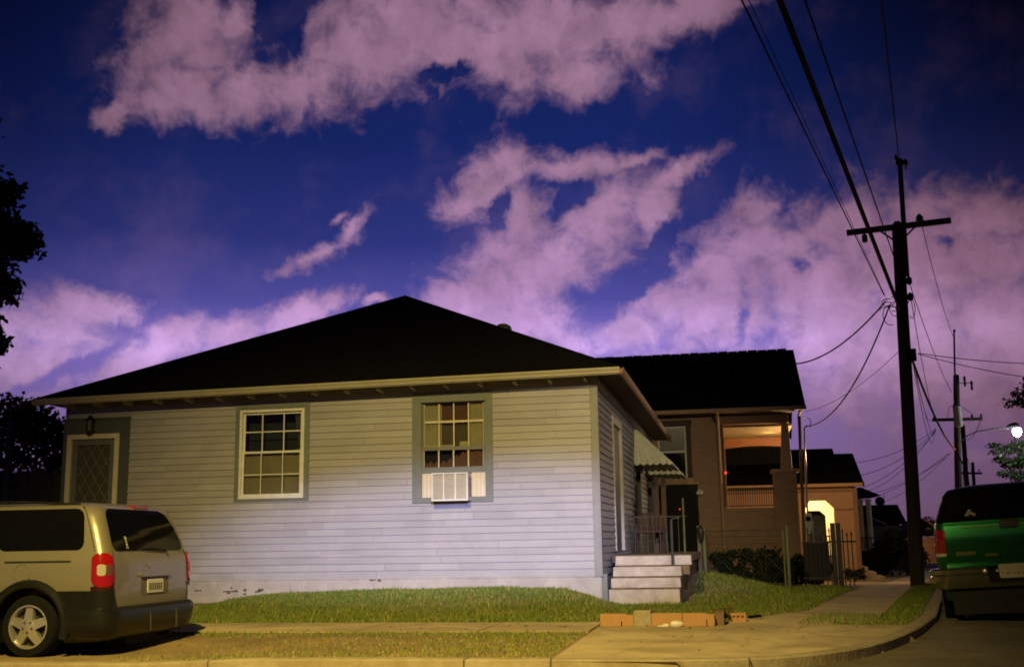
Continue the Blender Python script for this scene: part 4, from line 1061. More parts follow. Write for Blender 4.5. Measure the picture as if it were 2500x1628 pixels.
    b.box(x0, x0+t, Y+.03, Y+.09, z0, z1); b.box(x1-t, x1, Y+.03, Y+.09, z0, z1); b.box(x0+t, x1-t, Y+.03, Y+.09, z1-t, z1); b.box(x0+t, x1-t, Y+.03, Y+.09, z0, z0+t); b.box(x0+t, x1-t, Y+.035, Y+.08, 3.48, 3.54)
    w = b.build('window', mat('grey_white_sash', (.50,.50,.47), .5), h)
    b = MB(); b.box(x0+t, x1-t, Y+.055, Y+.06, 3.54, z1-t); b.build('upper_pane', mat('hazy_blue_pane', (.10,.11,.13), .15), w)
    b = MB(); b.box(x0+t, x1-t, Y+.055, Y+.06, z0+t, 3.48); b.build('lower_pane', mat('black_window_pane', (.01,.01,.01), .08), w)
    b = MB(); b.box(x0-.16, x1+.16, Y-.012, Y+.0295, z1, z1+.16); b.box(x1, x1+.13, Y-.012, Y+.0295, z0, z1); b.build('surround', mat('dark_brown_surround', (.06,.035,.025), .8), w)
    b = MB(); b.box(x0-.2, x1+.14, Y-.07, Y+.1, z0-.12, z0-.002); b.build('sill', M_TAN, w, bevel=.01)
    # downspouts
    b = MB(); b.tube([(-.52,Y-.45,4.52),(-.52,Y-.40,4.42),(-.52,Y-.07,4.25),(-.50,Y-.05,1.3),(-.50,Y-.05,.1),(-.50,Y-.25,.0)], .042, 8); b.build('downspout', M_TAN, h, smooth=True)
    b = MB(); b.tube([(1.70,Y-.40,4.5),(1.68,Y-.1,4.35),(1.62,Y-.05,1.2),(1.60,Y-.05,-.2)], .045, 8); b.build('downspout', mat('brown_downspout', (.16,.10,.06), .6), h, smooth=True)
    # electric service mast with its bent weatherhead
    b = MB(); b.tube([(1.72,Y-.03,-.2),(1.76,Y-.03,2.6),(1.80,Y-.03,4.02),(1.86,Y-.03,4.10),(1.92,Y-.03,4.08)], .026, 8)
    b.tube([(1.80,Y-.03,4.28),(1.88,Y-.03,4.33),(1.96,Y-.03,4.29),(1.99,Y-.03,4.19),(1.95,Y-.03,4.10),(1.92,Y-.03,4.08)], .012, 6)
    b.build('service_mast', M_METAL, h, smooth=True)
    b = MB(); b.box(1.66, 1.84, Y-.12, Y-.04, 1.2, 1.75); b.lathe([(.07,0),(.07,.06),(.03,.09)], (1.75,Y-.12,1.6), axis='y'); b.build('electric_meter', M_METAL, h)
    b = MB()
    for x in (-1.13, -1.05):
        b.lathe([(.02,0),(.05,-.05),(.055,-.12),(.001,-.125)], (x,Y-.03,2.36), axis='y', n=10)
    b.box(-1.13,-1.05,Y-.04,Y-.0,2.42,2.46); b.build('flood_lamp', mat('white_lamp_shell', (.5,.48,.42), .5), h)
    b = MB(); b.lathe([(.001,-.03),(.03,-.02),(.035,.02),(.01,.05)], (-.37,Y-.04,2.88), n=8); b.build('signal_lamp', emit('red_signal', (1,.06,.03), 1.2), h)
    b = MB(); b.lathe([(.001,-.03),(.028,-.015),(.028,.015),(.001,.03)], (-1.66,Y-.04,1.93), n=8); b.build('signal_lamp', emit('red_signal_dim', (.8,.05,.04), .7), h)
    b = MB(); b.lathe([(.05,.0),(.05,-.02),(.09,-.05),(.09,-.12),(.03,-.16)], (1.40,Y+2.5,4.16), n=12); b.build('porch_lamp', emit('porch_lamp_glow', (1,.66,.25), .75), h)
    # dark utility door below the window
    b = MB(); b.box(-2.2, -1.15, Y-.05, Y-.003, gz, 2.60); b.build('basement_door', M_DARK, h)
    b = MB(); b.box(-2.25, -1.1, Y-.10, Y-.051, 2.60, 2.66); b.build('door_lintel', M_TAN, h)
brick_house()
point('brick_porch_light', (.95, 34.4, 3.93), 7.5, (1.0, .62, .22), .06)
point('brick_side_light', (2.3, 33.2, 3.3), 250, (1.0, .66, .34), .1)

# ------------------------------------------------------------------ the orange stucco house
def orange_house():
    Y = 38.0; gz = -.3
    h = thing('stucco_house', 'orange stucco house with brightly lit octagonal porch arch', 'house', (2.5, Y, gz))
    arch = [(2.02,.55),(2.02,2.02),(2.16,2.26),(2.66,2.26),(2.90,2.02),(2.90,.55)]
    b = MB()
    x0, x1, z0, z1 = -2.5, 3.60, gz, 2.72
    def archwall(y, yb, pts, xa, xb, za, zb):
        # wall with an opening that follows pts (left-bottom ... right-bottom)
        for yy, fl in ((y, 0), (yb, 1)):
            b.quad((xa,yy,za),(pts[0][0],yy,za),(pts[0][0],yy,zb),(xa,yy,zb)); b.quad((pts[-1][0],yy,za),(xb,yy,za),(xb,yy,zb),(pts[-1][0],yy,zb))
            b.quad((pts[0][0],yy,za),(pts[-1][0],yy,za),(pts[-1][0],yy,pts[-1][1]),(pts[0][0],yy,pts[0][1]))
            for p, q in zip(pts[1:-2], pts[2:-1]): b.quad((p[0],yy,p[1]),(q[0],yy,q[1]),(q[0],yy,zb),(p[0],yy,zb))
        for p, q in zip(pts, pts[1:]+pts[:1]): b.quad((p[0],y,p[1]),(q[0],y,q[1]),(q[0],yb,q[1]),(p[0],yb,p[1]))
        b.quad((xa,y,zb),(xb,y,zb),(xb,yb,zb),(xa,yb,zb)); b.quad((xb,y,za),(xb,yb,za),(xb,yb,zb),(xb,y,zb)); b.quad((xa,y,za),(xa,yb,za),(xa,yb,zb),(xa,y,zb))
    archwall(Y, Y+.25, arch, x0, x1, z0, z1)
    b.box(x1-.25, x1, Y+2.6, Y+9, z0, z1); b.box(x0, x1, Y+9, Y+9.2, z0, z1)
    b.build('wall', M_STUCCO, h, fix=False)
    b = MB(); b.box(3.50, 3.64, Y-.05, Y-.002, gz, 2.62); b.box(2.94, 3.495, Y-.03, Y-.002, 1.94, 2.0); b.box(x0, 3.48, Y-.03, Y-.002, 2.52, 2.60); b.build('trim_band', mat('brown_trim_band', (.30,.165,.09), .8), h)
    # inside of the porch
    b = MB(); far = [(2.05,.55),(2.05,1.80),(2.22,2.0),(2.62,2.0),(2.80,1.82),(2.80,.55)]
    archwall(Y+2.4, Y+2.6, far, .6, x1-.26, z0, z1); b.build('porch_wall', M_STUCY, h, fix=False)
    b = MB(); b.box(.5, 1.2, Y+.251, Y+2.399, z0, z1); b.box(3.1, x1-.26, Y+.251, Y+2.399, z0, z1); b.build('porch_side_wall', M_STUCY, h)
    b = MB(); b.box(1.2, 3.1, Y+.251, Y+2.399, 2.5, 2.58); b.build('porch_ceiling', M_STUCY, h)
    b = MB(); b.box(1.2, 3.6, Y+.251, Y+2.399, .30, .45); b.build('porch_floor', M_CONC, h)
    b = MB(); b.lathe([(.05,0),(.05,-.03),(.1,-.06),(.09,-.14),(.02,-.17)], (2.3,Y+1.3,2.5), n=12); b.build('porch_lamp', emit('arch_lamp_glow', (1,.8,.45), 8), h)
    b = MB(); b.box(2.3, 2.42, Y+2.9, Y+3.0, .4, 1.7); b.box(1.9, 3.0, Y+3.5, Y+3.6, 0, 2.4); b.build('inner_room', M_DARK, h)
    b = MB()
    for i in range(9): x = 2.06+i*.095; b.box(x-.012, x+.012, Y+.08, Y+.10, .55, 1.12)
    b.box(2.03, 2.89, Y+.07, Y+.11, 1.12, 1.16); b.build('porch_railing', M_BLACKM, h)
    # stepped black roof
    b = MB(); e, t = 2.75, .08
    def slope(xa, xb, y0, ym, y1, z0_, zr):
        b.add([(xa,y0,z0_),(xb,y0,z0_),(xb,ym,zr),(xa,ym,zr),(xb,y1,z0_),(xa,y1,z0_),(xa,y0,z0_-t),(xb,y0,z0_-t),(xb,ym,zr-t),(xa,ym,zr-t),(xb,y1,z0_-t),(xa,y1,z0_-t)],
          [(0,1,2,3),(3,2,4,5),(7,6,9,8),(8,9,11,10),(0,6,7,1),(1,7,8,2),(2,8,10,4),(4,10,11,5),(5,11,9,3),(3,9,6,0)])
    slope(x0-.3, 3.86, Y-.3, Y+2.8, Y+6, e, 3.93); slope(x0-.31, 3.26, Y+2.3, Y+3.6, Y+8.9, 3.6, 4.18)
    b.build('roof', M_ROOF, h)
    b = MB(); b.box(x0, 3.8, Y-.36, Y-.30, 2.68, 2.78); b.build('fascia', M_STUCCO, h)
    for i, (xa, xb, za) in enumerate(((3.61,3.85,.16),(3.85,4.10,.0),(4.10,4.36,-.14))):
        b = MB(); b.box(xa, xb, Y+.3, Y+2.2, gz-.1, za); b.build('step', M_CONC, h, bevel=.01)
orange_house()
point('arch_porch_light', (2.3, 39.3, 2.15), 95, (1.0, .80, .46), .06)
point('arch_step_light', (4.25, 39.4, 1.9), 22, (1.0, .66, .26), .06)

def columned_house():
    Y = 46.0
    h = thing('columned_house', 'dark house with white porch columns beyond the orange house', 'house', (4.5, Y, -.4))
    b = MB(); b.box(.5, 4.1, Y+.5, Y+9, -.4, 2.9); b.build('wall', mat('dark_grey_wall', (.10,.09,.075), .9), h)
    for x in (4.50, 4.80):
        b = MB(); b.lathe([(.13,0),(.13,.06),(.10,.09),(.10,1.82),(.13,1.86),(.13,1.93)], (x, Y, .58), n=14); b.build('column', M_COLW, h, smooth=True)
    b = MB(); b.box(4.1, 5.0, Y-.15, Y+1.2, -.4, .57); b.build('porch_base', M_DARK, h)
    b = MB(); b.add([(4.1,Y-.35,2.52),(5.25,Y-.35,2.64),(5.25,Y+2,2.64),(4.1,Y+2,2.52),(4.1,Y-.1,2.92),(4.55,Y-.1,2.98),(4.55,Y+2,2.98),(4.1,Y+2,2.92)], [(0,3,2,1),(4,5,6,7),(0,1,5,4),(1,2,6,5),(2,3,7,6),(3,0,4,7)]); b.build('porch_roof', M_ROOF, h)
    b = MB(); b.add([(-.5,Y+.3,2.9),(4.2,Y+.3,2.9),(4.2,Y+4.7,4.1),(-.5,Y+4.7,4.1),(4.2,Y+9,2.9),(-.5,Y+9,2.9)], [(0,1,2,3),(3,2,4,5),(1,4,2),(0,3,5),(0,5,4,1)]); b.build('roof', M_ROOF, h)
    b = MB()
    for i in range(7): x = 4.15+i*.13; b.box(x-.012, x+.012, Y-.13, Y-.11, .58, 1.05)
    b.bar((4.1,Y-.12,1.06),(5.0,Y-.12,1.06),.03,.04); b.build('railing', M_BLACKM, h)
columned_house()
def far_houses():
    Y = 60.0
    h = thing('dark_roofed_house', 'distant dark gabled house with satellite dish and aerial on its roof', 'house', (6.5, Y, -.4))
    b = MB(); b.box(3.5, 7.7, Y, Y+7, -.4, 1.75); b.build('wall', mat('dim_cream_wall', (.24,.20,.12), .9), h)
    b = MB(); b.add([(3.2,Y-.4,1.7),(8.0,Y-.4,1.7),(7.78,Y+1,2.68),(3.2,Y+1,2.68),(7.78,Y+7.4,1.7),(3.2,Y+7.4,1.7)], [(0,1,2,3),(3,2,4,5),(1,4,2),(0,3,5),(0,5,4,1)]); b.build('roof', M_ROOF, h)
    b = MB(); b.lathe([(.05,-.05),(.2,0),(.24,.04),(.22,.05)], (6.93,Y+.9,2.86), axis='y', n=14); b.cyl((6.93,Y+.95,2.5),(6.93,Y+.95,2.8),.03); b.build('satellite_dish', M_BLACKM, h)
    b = MB(); b.cyl((7.15,Y+.9,2.5),(7.15,Y+.9,3.2),.012,n=5); b.bar((7.05,Y+.9,3.12),(7.25,Y+.9,3.12),.012,.012); b.build('aerial', M_BLACKM, h)
    b = MB(); b.bar((6.35,Y-.45,2.0),(7.05,Y-.45,1.68),.05,.09); b.build('bargeboard', mat('pale_bargeboard', (.4,.38,.28), .8), h)
    Y = 70.0
    h = thing('peach_house', 'far small house with a lit peach wall beside the green car', 'house', (10.2, Y, -.4))
    b = MB(); b.box(9.0, 10.9, Y, Y+6, -.5, 1.02); b.build('wall', M_PEACH, h)
    b = MB(); b.add([(8.6,Y-.4,1.06),(11.5,Y-.4,1.06),(10.2,Y-.4,2.05),(8.6,Y+6,1.06),(11.5,Y+6,1.06),(10.2,Y+6,2.05)], [(0,1,2),(3,5,4),(1,4,5,2),(0,2,5,3)]); b.build('roof', M_ROOF, h)
    b = MB(); b.bar((10.25,Y-.45,2.08),(10.95,Y-.45,1.52),.06,.10); b.build('bargeboard', M_PEACH, h)
    t = thing('slatted_tree', 'small bare topped tree far down the side street', 'tree', (10.7, 71.5, -.4))
    t.name = 'tree'
    b = MB(); b.tube([(10.7,71.5,-.4),(10.7,71.5,1.6)], [.07,.04], 6); b.build('trunk', M_BARK, t)
    leaf_cloud('crown', M_LEAF, t, [(10.75,71.5,1.9,.5,.4,.35),(10.5,71.5,1.7,.3,.3,.3),(11.0,71.5,1.75,.3,.3,.25)], 500, .07)
far_houses()
point('peach_wall_light', (9.9, 68.6, .6), 14, (1.0, .62, .30), .1)

# ------------------------------------------------------------------ poles and wires
def main_pole():
    p = thing('utility_pole', 'tall near wooden utility pole with tilted crossarm and steel top extension', 'utility pole', (3.46, 25, 0))
    b = MB(); b.tube([(3.46,25,-.2),(3.52,25,2.5),(3.58,25,5.2),(3.63,25,7.72),(3.63,25,7.80)], [.145,.138,.128,.118,.06], 14); b.build('shaft', M_POLE, p, smooth=True)
    b = MB(); b.bar((2.55,24.82,7.575),(4.70,24.82,7.70),.10,.12); b.build('crossarm', M_POLE, p, bevel=.008)
    for a, c in (((3.20,24.80,7.60),(3.52,24.83,7.34)),((4.00,24.80,7.64),(3.72,24.83,7.38))):
        b = MB(); b.bar(a, c, .02, .035); b.build('brace', M_METAL if False else M_BLACKM, p)
    b = MB(); b.tube([(3.73,24.88,6.55),(3.745,24.88,7.6),(3.77,24.88,9.08)], .055, 10); b.lathe([(.07,0),(.09,.05),(.05,.12)], (3.77,24.88,9.05), n=10); b.build('top_extension', M_BLACKM, p, smooth=True)
    def insulator(c, r=.06):
        b = MB(); b.lathe([(.015,-.1),(.015,0),(r,.01),(r*.6,.05),(r*.95,.06),(r*.5,.12),(.02,.15)], c, n=10); b.build('insulator', M_BLACKM, p)
    insulator((4.07,24.82,7.74), .095); insulator((3.88,24.86,9.0), .075); insulator((3.70,24.86,9.12), .05)
    b = MB(); b.lathe([(.03,-.1),(.06,-.08),(.06,.06),(.02,.09)], (2.91,24.8,7.43), n=10); b.cyl((2.91,24.8,7.5),(2.91,24.8,7.55),.01); b.build('hanging_insulator', M_BLACKM, p)
    b = MB(); b.box(3.71,3.77,24.84,24.9,6.7,7.3); b.build('conduit', mat('grey_conduit', (.10,.10,.10), .6), p)
    b = MB()
    for z in (6.45, 6.10): b.lathe([(.02,-.09),(.06,-.06),(.06,.05),(.02,.09)], (3.76,24.86,z), n=10); b.bar((3.6,24.88,z),(3.78,24.88,z),.03,.03)
    b.build('spool_rack', M_BLACKM, p)
    b = MB(); b.box(3.66,3.78,24.82,24.92,4.72,4.98); b.build('splice_box', M_BLACKM, p)
    b = MB()
    for i, (cx, cz, rx, rz) in enumerate(((3.33,5.72,.16,.22),(3.30,6.0,.13,.08),(3.42,5.85,.10,.16),(3.38,6.05,.15,.06),(3.76,5.85,.07,.22),(3.30,5.85,.2,.05))):
        b.tube([(cx+rx*math.cos(a*.45+i), 24.84+.02*math.sin(a), cz+rz*math.sin(a*.45+i)) for a in range(12)], .009, 5)
    b.build('cable_loops', M_CABLE, p)
    for k in range(4):
        pass
main_pole()
def wire(label, pts, r, m=None, group='overhead wires around the near utility pole', name='overhead_wire', cat='wire'):
    b = MB(); b.tube(pts, r, 6); o = b.build(name, m or M_CABLE, smooth=True); tag(o, label, cat, group)
wire('thick black cable bundle crossing in front of the crossarm up to the top edge', through((3.54,24.84,5.78), (.70,12,6.92), 2.2), .042, name='overhead_cable', cat='cable')
wire('leftmost thin wire rising from the loops on the near pole to the sky', through((3.22,24.8,6.15), (.28,11,6.44), 1.9), .011)
wire('faintest thin wire just left of the thick cable', through((3.28,24.8,6.02), (.45,11,6.15), 1.9), .005)
wire('wire just right of the thick cable, meeting the pole below the crossarm', through((3.52,24.85,6.85), (.97,12,6.88), 2.0), .013)
wire('near vertical wire rising from the top of the steel extension', through((3.76,24.88,9.14), (1.84,12.5,7.03), 2.0), .012)
wire('heavy service cable from the near pole to the brick house roof', catenary((3.24,24.9,6.02), (1.7,33.2,6.0), .30), .020, name='service_cable', cat='cable')
wire('long sagging service cable from the near pole to the brick house mast', catenary((3.32,24.9,5.92), (1.93,31.95,4.08), .55), .017, name='service_cable', cat='cable')
wire('faint straight drop wire behind the sagging service cable', catenary((3.5,25.1,5.0), (2.31,40,5.35), .25), .007)
wire('thin wire from the crossarm insulator to the tip of the second pole', catenary((4.09,24.9,7.86), (8.45,46,8.6), .35), .009)
wire('thin wire from the spool rack to the shoulder of the second pole', catenary((3.78,24.95,6.4), (8.2,46,6.5), .25), .010)
wire('second thin wire from the spool rack to the second pole', catenary((3.78,24.95,6.1), (7.5,45.9,5.5), .55), .009)
wire('thick cable running down from the near pole towards the second pole', catenary((3.62,25.1,5.2), (6.9,41,4.55), .16), .034, name='overhead_cable', cat='cable')
wire('orange red end piece of the thick cable at the second pole', catenary((6.92,41.1,4.53), (8.13,46,4.3), .02), .034, M_ORANGE, name='red_cable_end', cat='cable')  # last stretch of the cable, coloured orange red
wire('upper wire running right from the ring on the near pole', catenary((3.85,25,4.9), (9.5,32,5.5), .12), .010)
wire('lower wire running right from the ring on the near pole', catenary((3.85,25,4.88), (9.5,31.5,4.85), .15), .010)
for i, (a, c, sg) in enumerate((((3.72,24.95,4.75),(7.35,46,5.5),.5),((3.74,24.95,4.65),(7.5,46,5.15),.7),((3.72,24.95,4.62),(7.45,46,5.1),1.0))):
    wire('slack drop wire hanging under the thick cable beside the near pole', catenary(a, c, sg), .008, group='slack drop wires under the thick cable')
def second_pole():
    p = thing('utility_pole', 'second wooden utility pole down the street with grey transformer and crossarm', 'utility pole', (8.05, 46, -.4))
    b = MB(); b.tube([(7.93,46,-.5),(8.2,46,4),(8.40,46,7.15),(8.41,46,7.2)], [.15,.13,.11,.06], 12); b.build('shaft', M_POLE, p, smooth=True)
    b = MB(); b.tube([(8.30,45.9,6.6),(8.45,45.9,8.9)], .035, 8); b.lathe([(.05,0),(.06,.04),(.02,.1)], (8.46,45.9,8.85), n=8); b.build('top_extension', M_BLACKM, p)
    b = MB(); b.bar((7.37,45.86,5.46),(9.18,45.86,5.44),.09,.12); b.build('crossarm', M_POLE, p, bevel=.008)
    b = MB(); b.lathe([(.13,-.42),(.155,-.40),(.155,.34),(.17,.36),(.13,.42),(.03,.45)], (8.27,45.68,5.56), n=14); b.build('transformer', mat('grey_transformer_paint', (.30,.27,.25), .6), p, smooth=True)
    b = MB(); b.bar((8.42,45.9,6.84),(9.0,45.9,6.83),.025,.03); b.build('bracket', M_BLACKM, p)
    for x, z0, z1 in ((8.67,6.70,7.12),(8.91,6.55,6.92)):
        b = MB(); b.lathe([(.03,0),(.045,.05),(.04,(z1-z0)/2),(.05,(z1-z0)*.8),(.02,z1-z0)], (x,45.88,z0), n=8); b.build('insulator', M_BLACKM, p)
    for x in (7.45, 8.82, 9.15):
        b = MB(); b.lathe([(.02,0),(.05,.03),(.035,.10),(.01,.14)], (x,45.86,5.5), n=8); b.build('insulator', M_BLACKM, p)
    b = MB()
    for i in range(6): 
        x = 8.2+.03*i; b.tube([(8.15,45.8,4.25),(8.22+.05*i,45.75,3.9-.1*i),(8.15+.07*i,45.8,3.3-.1*i),(8.0+.1*i,45.85,2.0)], .012, 5)
    b.tube([(7.9,45.8,5.5),(8.0,45.7,5.9),(8.2,45.7,6.05)], .01, 5); b.tube([(8.45,45.7,5.9),(8.8,45.75,5.65)], .01, 5)
    b.build('cable_loops', M_CABLE, p)
second_pole()
def street_lamp():
    p = thing('street_lamp', 'lit white street lamp on a curved arm from the second pole', 'street lamp', (10.4, 46, 4.95))
    b = MB(); b.tube([(8.30,46,4.55),(8.6,46,4.82),(9.0,46,4.98),(9.6,46,5.06),(10.2,46,5.05)], .024, 8); b.build('arm', M_BLACKM, p, smooth=True)
    b = MB(); b.lathe([(.04,-.3),(.10,-.2),(.16,-.02),(.12,.12),(.03,.16)], (10.35,46,5.12), axis='x', n=12); b.build('housing', M_BLACKM, p, smooth=True)
    b = MB(); b.lathe([(.02,-.20),(.11,-.15),(.165,-.02),(.15,.10),(.08,.16),(.02,.18)], (10.40,45.98,4.92), n=16); b.build('globe', emit('mercury_lamp_glow', (.85,.92,1.0), 22), p, smooth=True)
street_lamp()
point('far_street_lamp_light', (10.40, 45.6, 4.55), 150, (.88, .95, 1.0), .12)
def far_poles():
    for Y, x, z1, r, lab in ((70, 12.9, 7.4, .14, 'third bare utility pole close right of the transformer pole'), (95, 18.0, 6.7, .14, 'farthest utility pole with a crossarm low above the green car')):
        p = thing('utility_pole', lab, 'utility pole', (x, Y, -.5))
        b = MB(); b.tube([(x-.15,Y,-.6),(x,Y,z1)], [r*1.1, r*.9], 8); b.build('shaft', M_POLE, p)
        if Y > 90:
            b = MB(); b.bar((x-1.2,Y-.15,5.9),(x+.6,Y-.15,5.82),.14,.16); b.build('crossarm', M_POLE, p)
            for k in range(4): 
                b = MB(); b.lathe([(.03,0),(.08,.05),(.02,.2)], (x-1.1+k*.5,Y-.15,5.96), n=6); b.build('insulator', M_BLACKM, p)
far_poles()
for i, (a, c, sg) in enumerate((((7.5,46,5.15),(3.8,40,3.55),.25),((7.5,46,5.1),(3.85,40,3.1),.3),((7.5,46,5.05),(4.6,47,2.95),.3),((7.48,46,5.08),(4.9,47,2.85),.35),((7.9,46,4.2),(5.9,60.5,2.9),.3),((7.9,46,4.15),(6.8,60.8,2.75),.3),((8.0,46,4.2),(5.2,47.5,2.8),.2))):
    wire('thin drop wire fanning from the second pole down to the far roofs', catenary(a, c, sg), .009, group='drop wires fanning to the far roofs')
for a, c in (((9.16,46,5.45),(13.0,70,6.6)), ((8.5,46,4.2),(18,95,5.9))):
    wire('far wire running on from the second pole down the street', catenary(a, c, .3), .012, group='far street wires')

# ------------------------------------------------------------------ trees
def tree(name, label, base_pt, top, clumps, n, size, trunk_r, m=M_LEAF, limbs=6):
    t = thing(name, label, 'tree', base_pt)
    b = MB(); B0 = Vector(base_pt); T = Vector(top)
    b.tube([B0, B0.lerp(T, .35)+Vector((.1,.05,0)), B0.lerp(T, .7), T], [trunk_r, trunk_r*.75, trunk_r*.5, trunk_r*.15], 10)
    rr = random.Random(len(label))
    for c in clumps[:limbs*2]:
        s = B0.lerp(T, rr.uniform(.35, .8)); e = Vector(c[:3]); mid = s.lerp(e, .5)+Vector((0,0,.25))
        b.tube([s, mid, e], [trunk_r*.35, trunk_r*.2, trunk_r*.06], 6)
    b.build('trunk', M_BARK, t, smooth=True)
    leaf_cloud('crown', m, t, clumps, n, size)
big = []
rr = random.Random(11)
for z, x, r in ((11.4,-18.3,.95),(11.0,-19.3,1.2),(10.2,-18.1,1.15),(9.5,-17.9,1.1),(9.9,-17.3,.45),(8.9,-17.0,.75),(8.5,-16.7,.5),(8.2,-17.4,1.05),(7.6,-17.1,.75),(7.3,-16.75,.4),(7.0,-17.9,.8),(6.5,-17.5,.6),(6.1,-17.25,.42),(5.6,-17.5,.45),(8.9,-19.2,1.7),(7.2,-19.4,1.5),(10.4,-20.6,1.8),(6.0,-18.6,.9),(8.3,-21.5,2.0),(12.2,-20.2,1.4)):
    for k in range(3): big.append((x-.38+rr.uniform(-.3,.3)*r, 24+rr.uniform(-1,1)*r, z+rr.uniform(-.3,.3)*r, r*.72, r*.8, r*.62))
tree('tree', 'big dark leafy tree at the left edge of the picture', (-20.0, 24, .1), (-19.4, 24, 10.5), big, 42000, .10, .32)
low = []
for x, z, r in ((-15.1,3.9,.55),(-14.7,3.7,.5),(-14.3,3.5,.45),(-13.9,3.45,.45),(-13.6,3.1,.45),(-13.2,3.3,.40),(-12.9,2.9,.5),(-15.8,3.8,.8),(-14.9,2.9,.8),(-13.9,2.6,.7),(-13.0,2.2,.7),(-16.6,3.4,1.0)):
    low.append((x, 22+rr.uniform(-.3,.3), z, r, r, r*.85))
tree('tree', 'lower dark tree behind the fence left of the white house', (-14.4, 22, .1), (-14.3, 22, 3.2), low, 9000, .075, .14)
def left_fence():
    f = thing('board_fence', 'dim grey board fence with a tall post left of the white house', 'fence', (-14, 20, .1))
    for i in range(22):
        x = -17.4+i*.255; b = MB(); b.box(x, x+.235, 20.0, 20.03, .1, 2.62+.02*math.sin(i*2.3)); b.build('board', mat('dim_fence_board', (.055,.06,.055), .9, c2=(.04,.04,.04), scale=3), f)
    b = MB(); b.box(-14.02, -13.92, 19.86, 19.96, .1, 3.65); b.build('post', mat('dim_blue_post', (.06,.075,.085), .8), f, bevel=.006)
    for z in (.6, 2.2):
        b = MB(); b.box(-17.4, -11.8, 20.031, 20.07, z, z+.1); b.build('rail', mat('dim_fence_rail', (.05,.05,.045), .9), f)
left_fence()
rr = random.Random(23); lit = []
for x, z, r in ((9.9,4.55,.25),(10.3,4.35,.4),(10.7,4.5,.45),(10.0,3.95,.35),(10.5,3.8,.5),(10.9,3.9,.5),(9.75,4.25,.2),(10.1,3.4,.35),(10.8,3.3,.5),(11.3,4.3,.7),(11.4,3.4,.7)):
    lit.append((x, 47.3+rr.uniform(-.2,.4), z, r, r*.8, r*.45))
tree('tree', 'loose leafed tree lit pale green by the street lamp above it', (10.8, 47.6, -.4), (10.7, 47.5, 3.9), lit, 2600, .085, .14, M_LEAF2, 4)
tree('tree', 'dark tree top at the right edge above the street lamp', (10.4, 40, -.4), (10.0, 40, 6.0), [(9.3,40,5.55,.35,.4,.3),(9.0,40,5.35,.25,.3,.12),(9.65,40,5.9,.45,.4,.4),(9.7,40,5.3,.5,.4,.35),(8.75,40,5.5,.12,.1,.06),(9.1,40,5.75,.12,.12,.15),(10.3,40,5.6,.9,.8,.7),(10.9,40,6.3,.9,.8,.7)], 2600, .075, .16)

# ------------------------------------------------------------------ vehicles
def outline(w, xr, xf, rr_, rf, n=7, ns=10):
    # closed plan outline: left side (+y) from front to rear, round the rear, right side to the front
    P = []
    def arc(cx, cy, r, a0, a1):
        for i in range(n+1):
            a = a0+(a1-a0)*i/n; P.append((cx+r*math.cos(a), cy+r*math.sin(a)))
    arc(xf-rf, w-rf, rf, 0, math.pi/2)
    for i in range(1, ns): P.append((xf-rf+(xr+rr_-xf+rf)*i/ns, w))
    arc(xr+rr_, w-rr_, rr_, math.pi/2, math.pi)
    for i in range(1, 5): P.append((xr, (w-rr_)*(1-2*i/5)))
    arc(xr+rr_, -w+rr_, rr_, math.pi, 1.5*math.pi)
    for i in range(1, ns): P.append((xr+rr_+(xf-rf-xr-rr_)*i/ns, -w))
    arc(xf-rf, -w+rf, rf, 1.5*math.pi, 2*math.pi)
    for i in range(1, 5): P.append((xf, (-w+rf)*(1-2*i/5)))
    return P
def loft(rows):
    b = MB(); n = len(rows[0][0])
    for pts, z in rows:
        for p in pts: b.v.append((p[0], p[1], z))
    for i in range(len(rows)-1):
        for j in range(n): b.f.append((i*n+j, i*n+(j+1) % n, (i+1)*n+(j+1) % n, (i+1)*n+j))
    b.f += [tuple(range(n-1,-1,-1)), tuple(range((len(rows)-1)*n, len(rows)*n))]
    return b
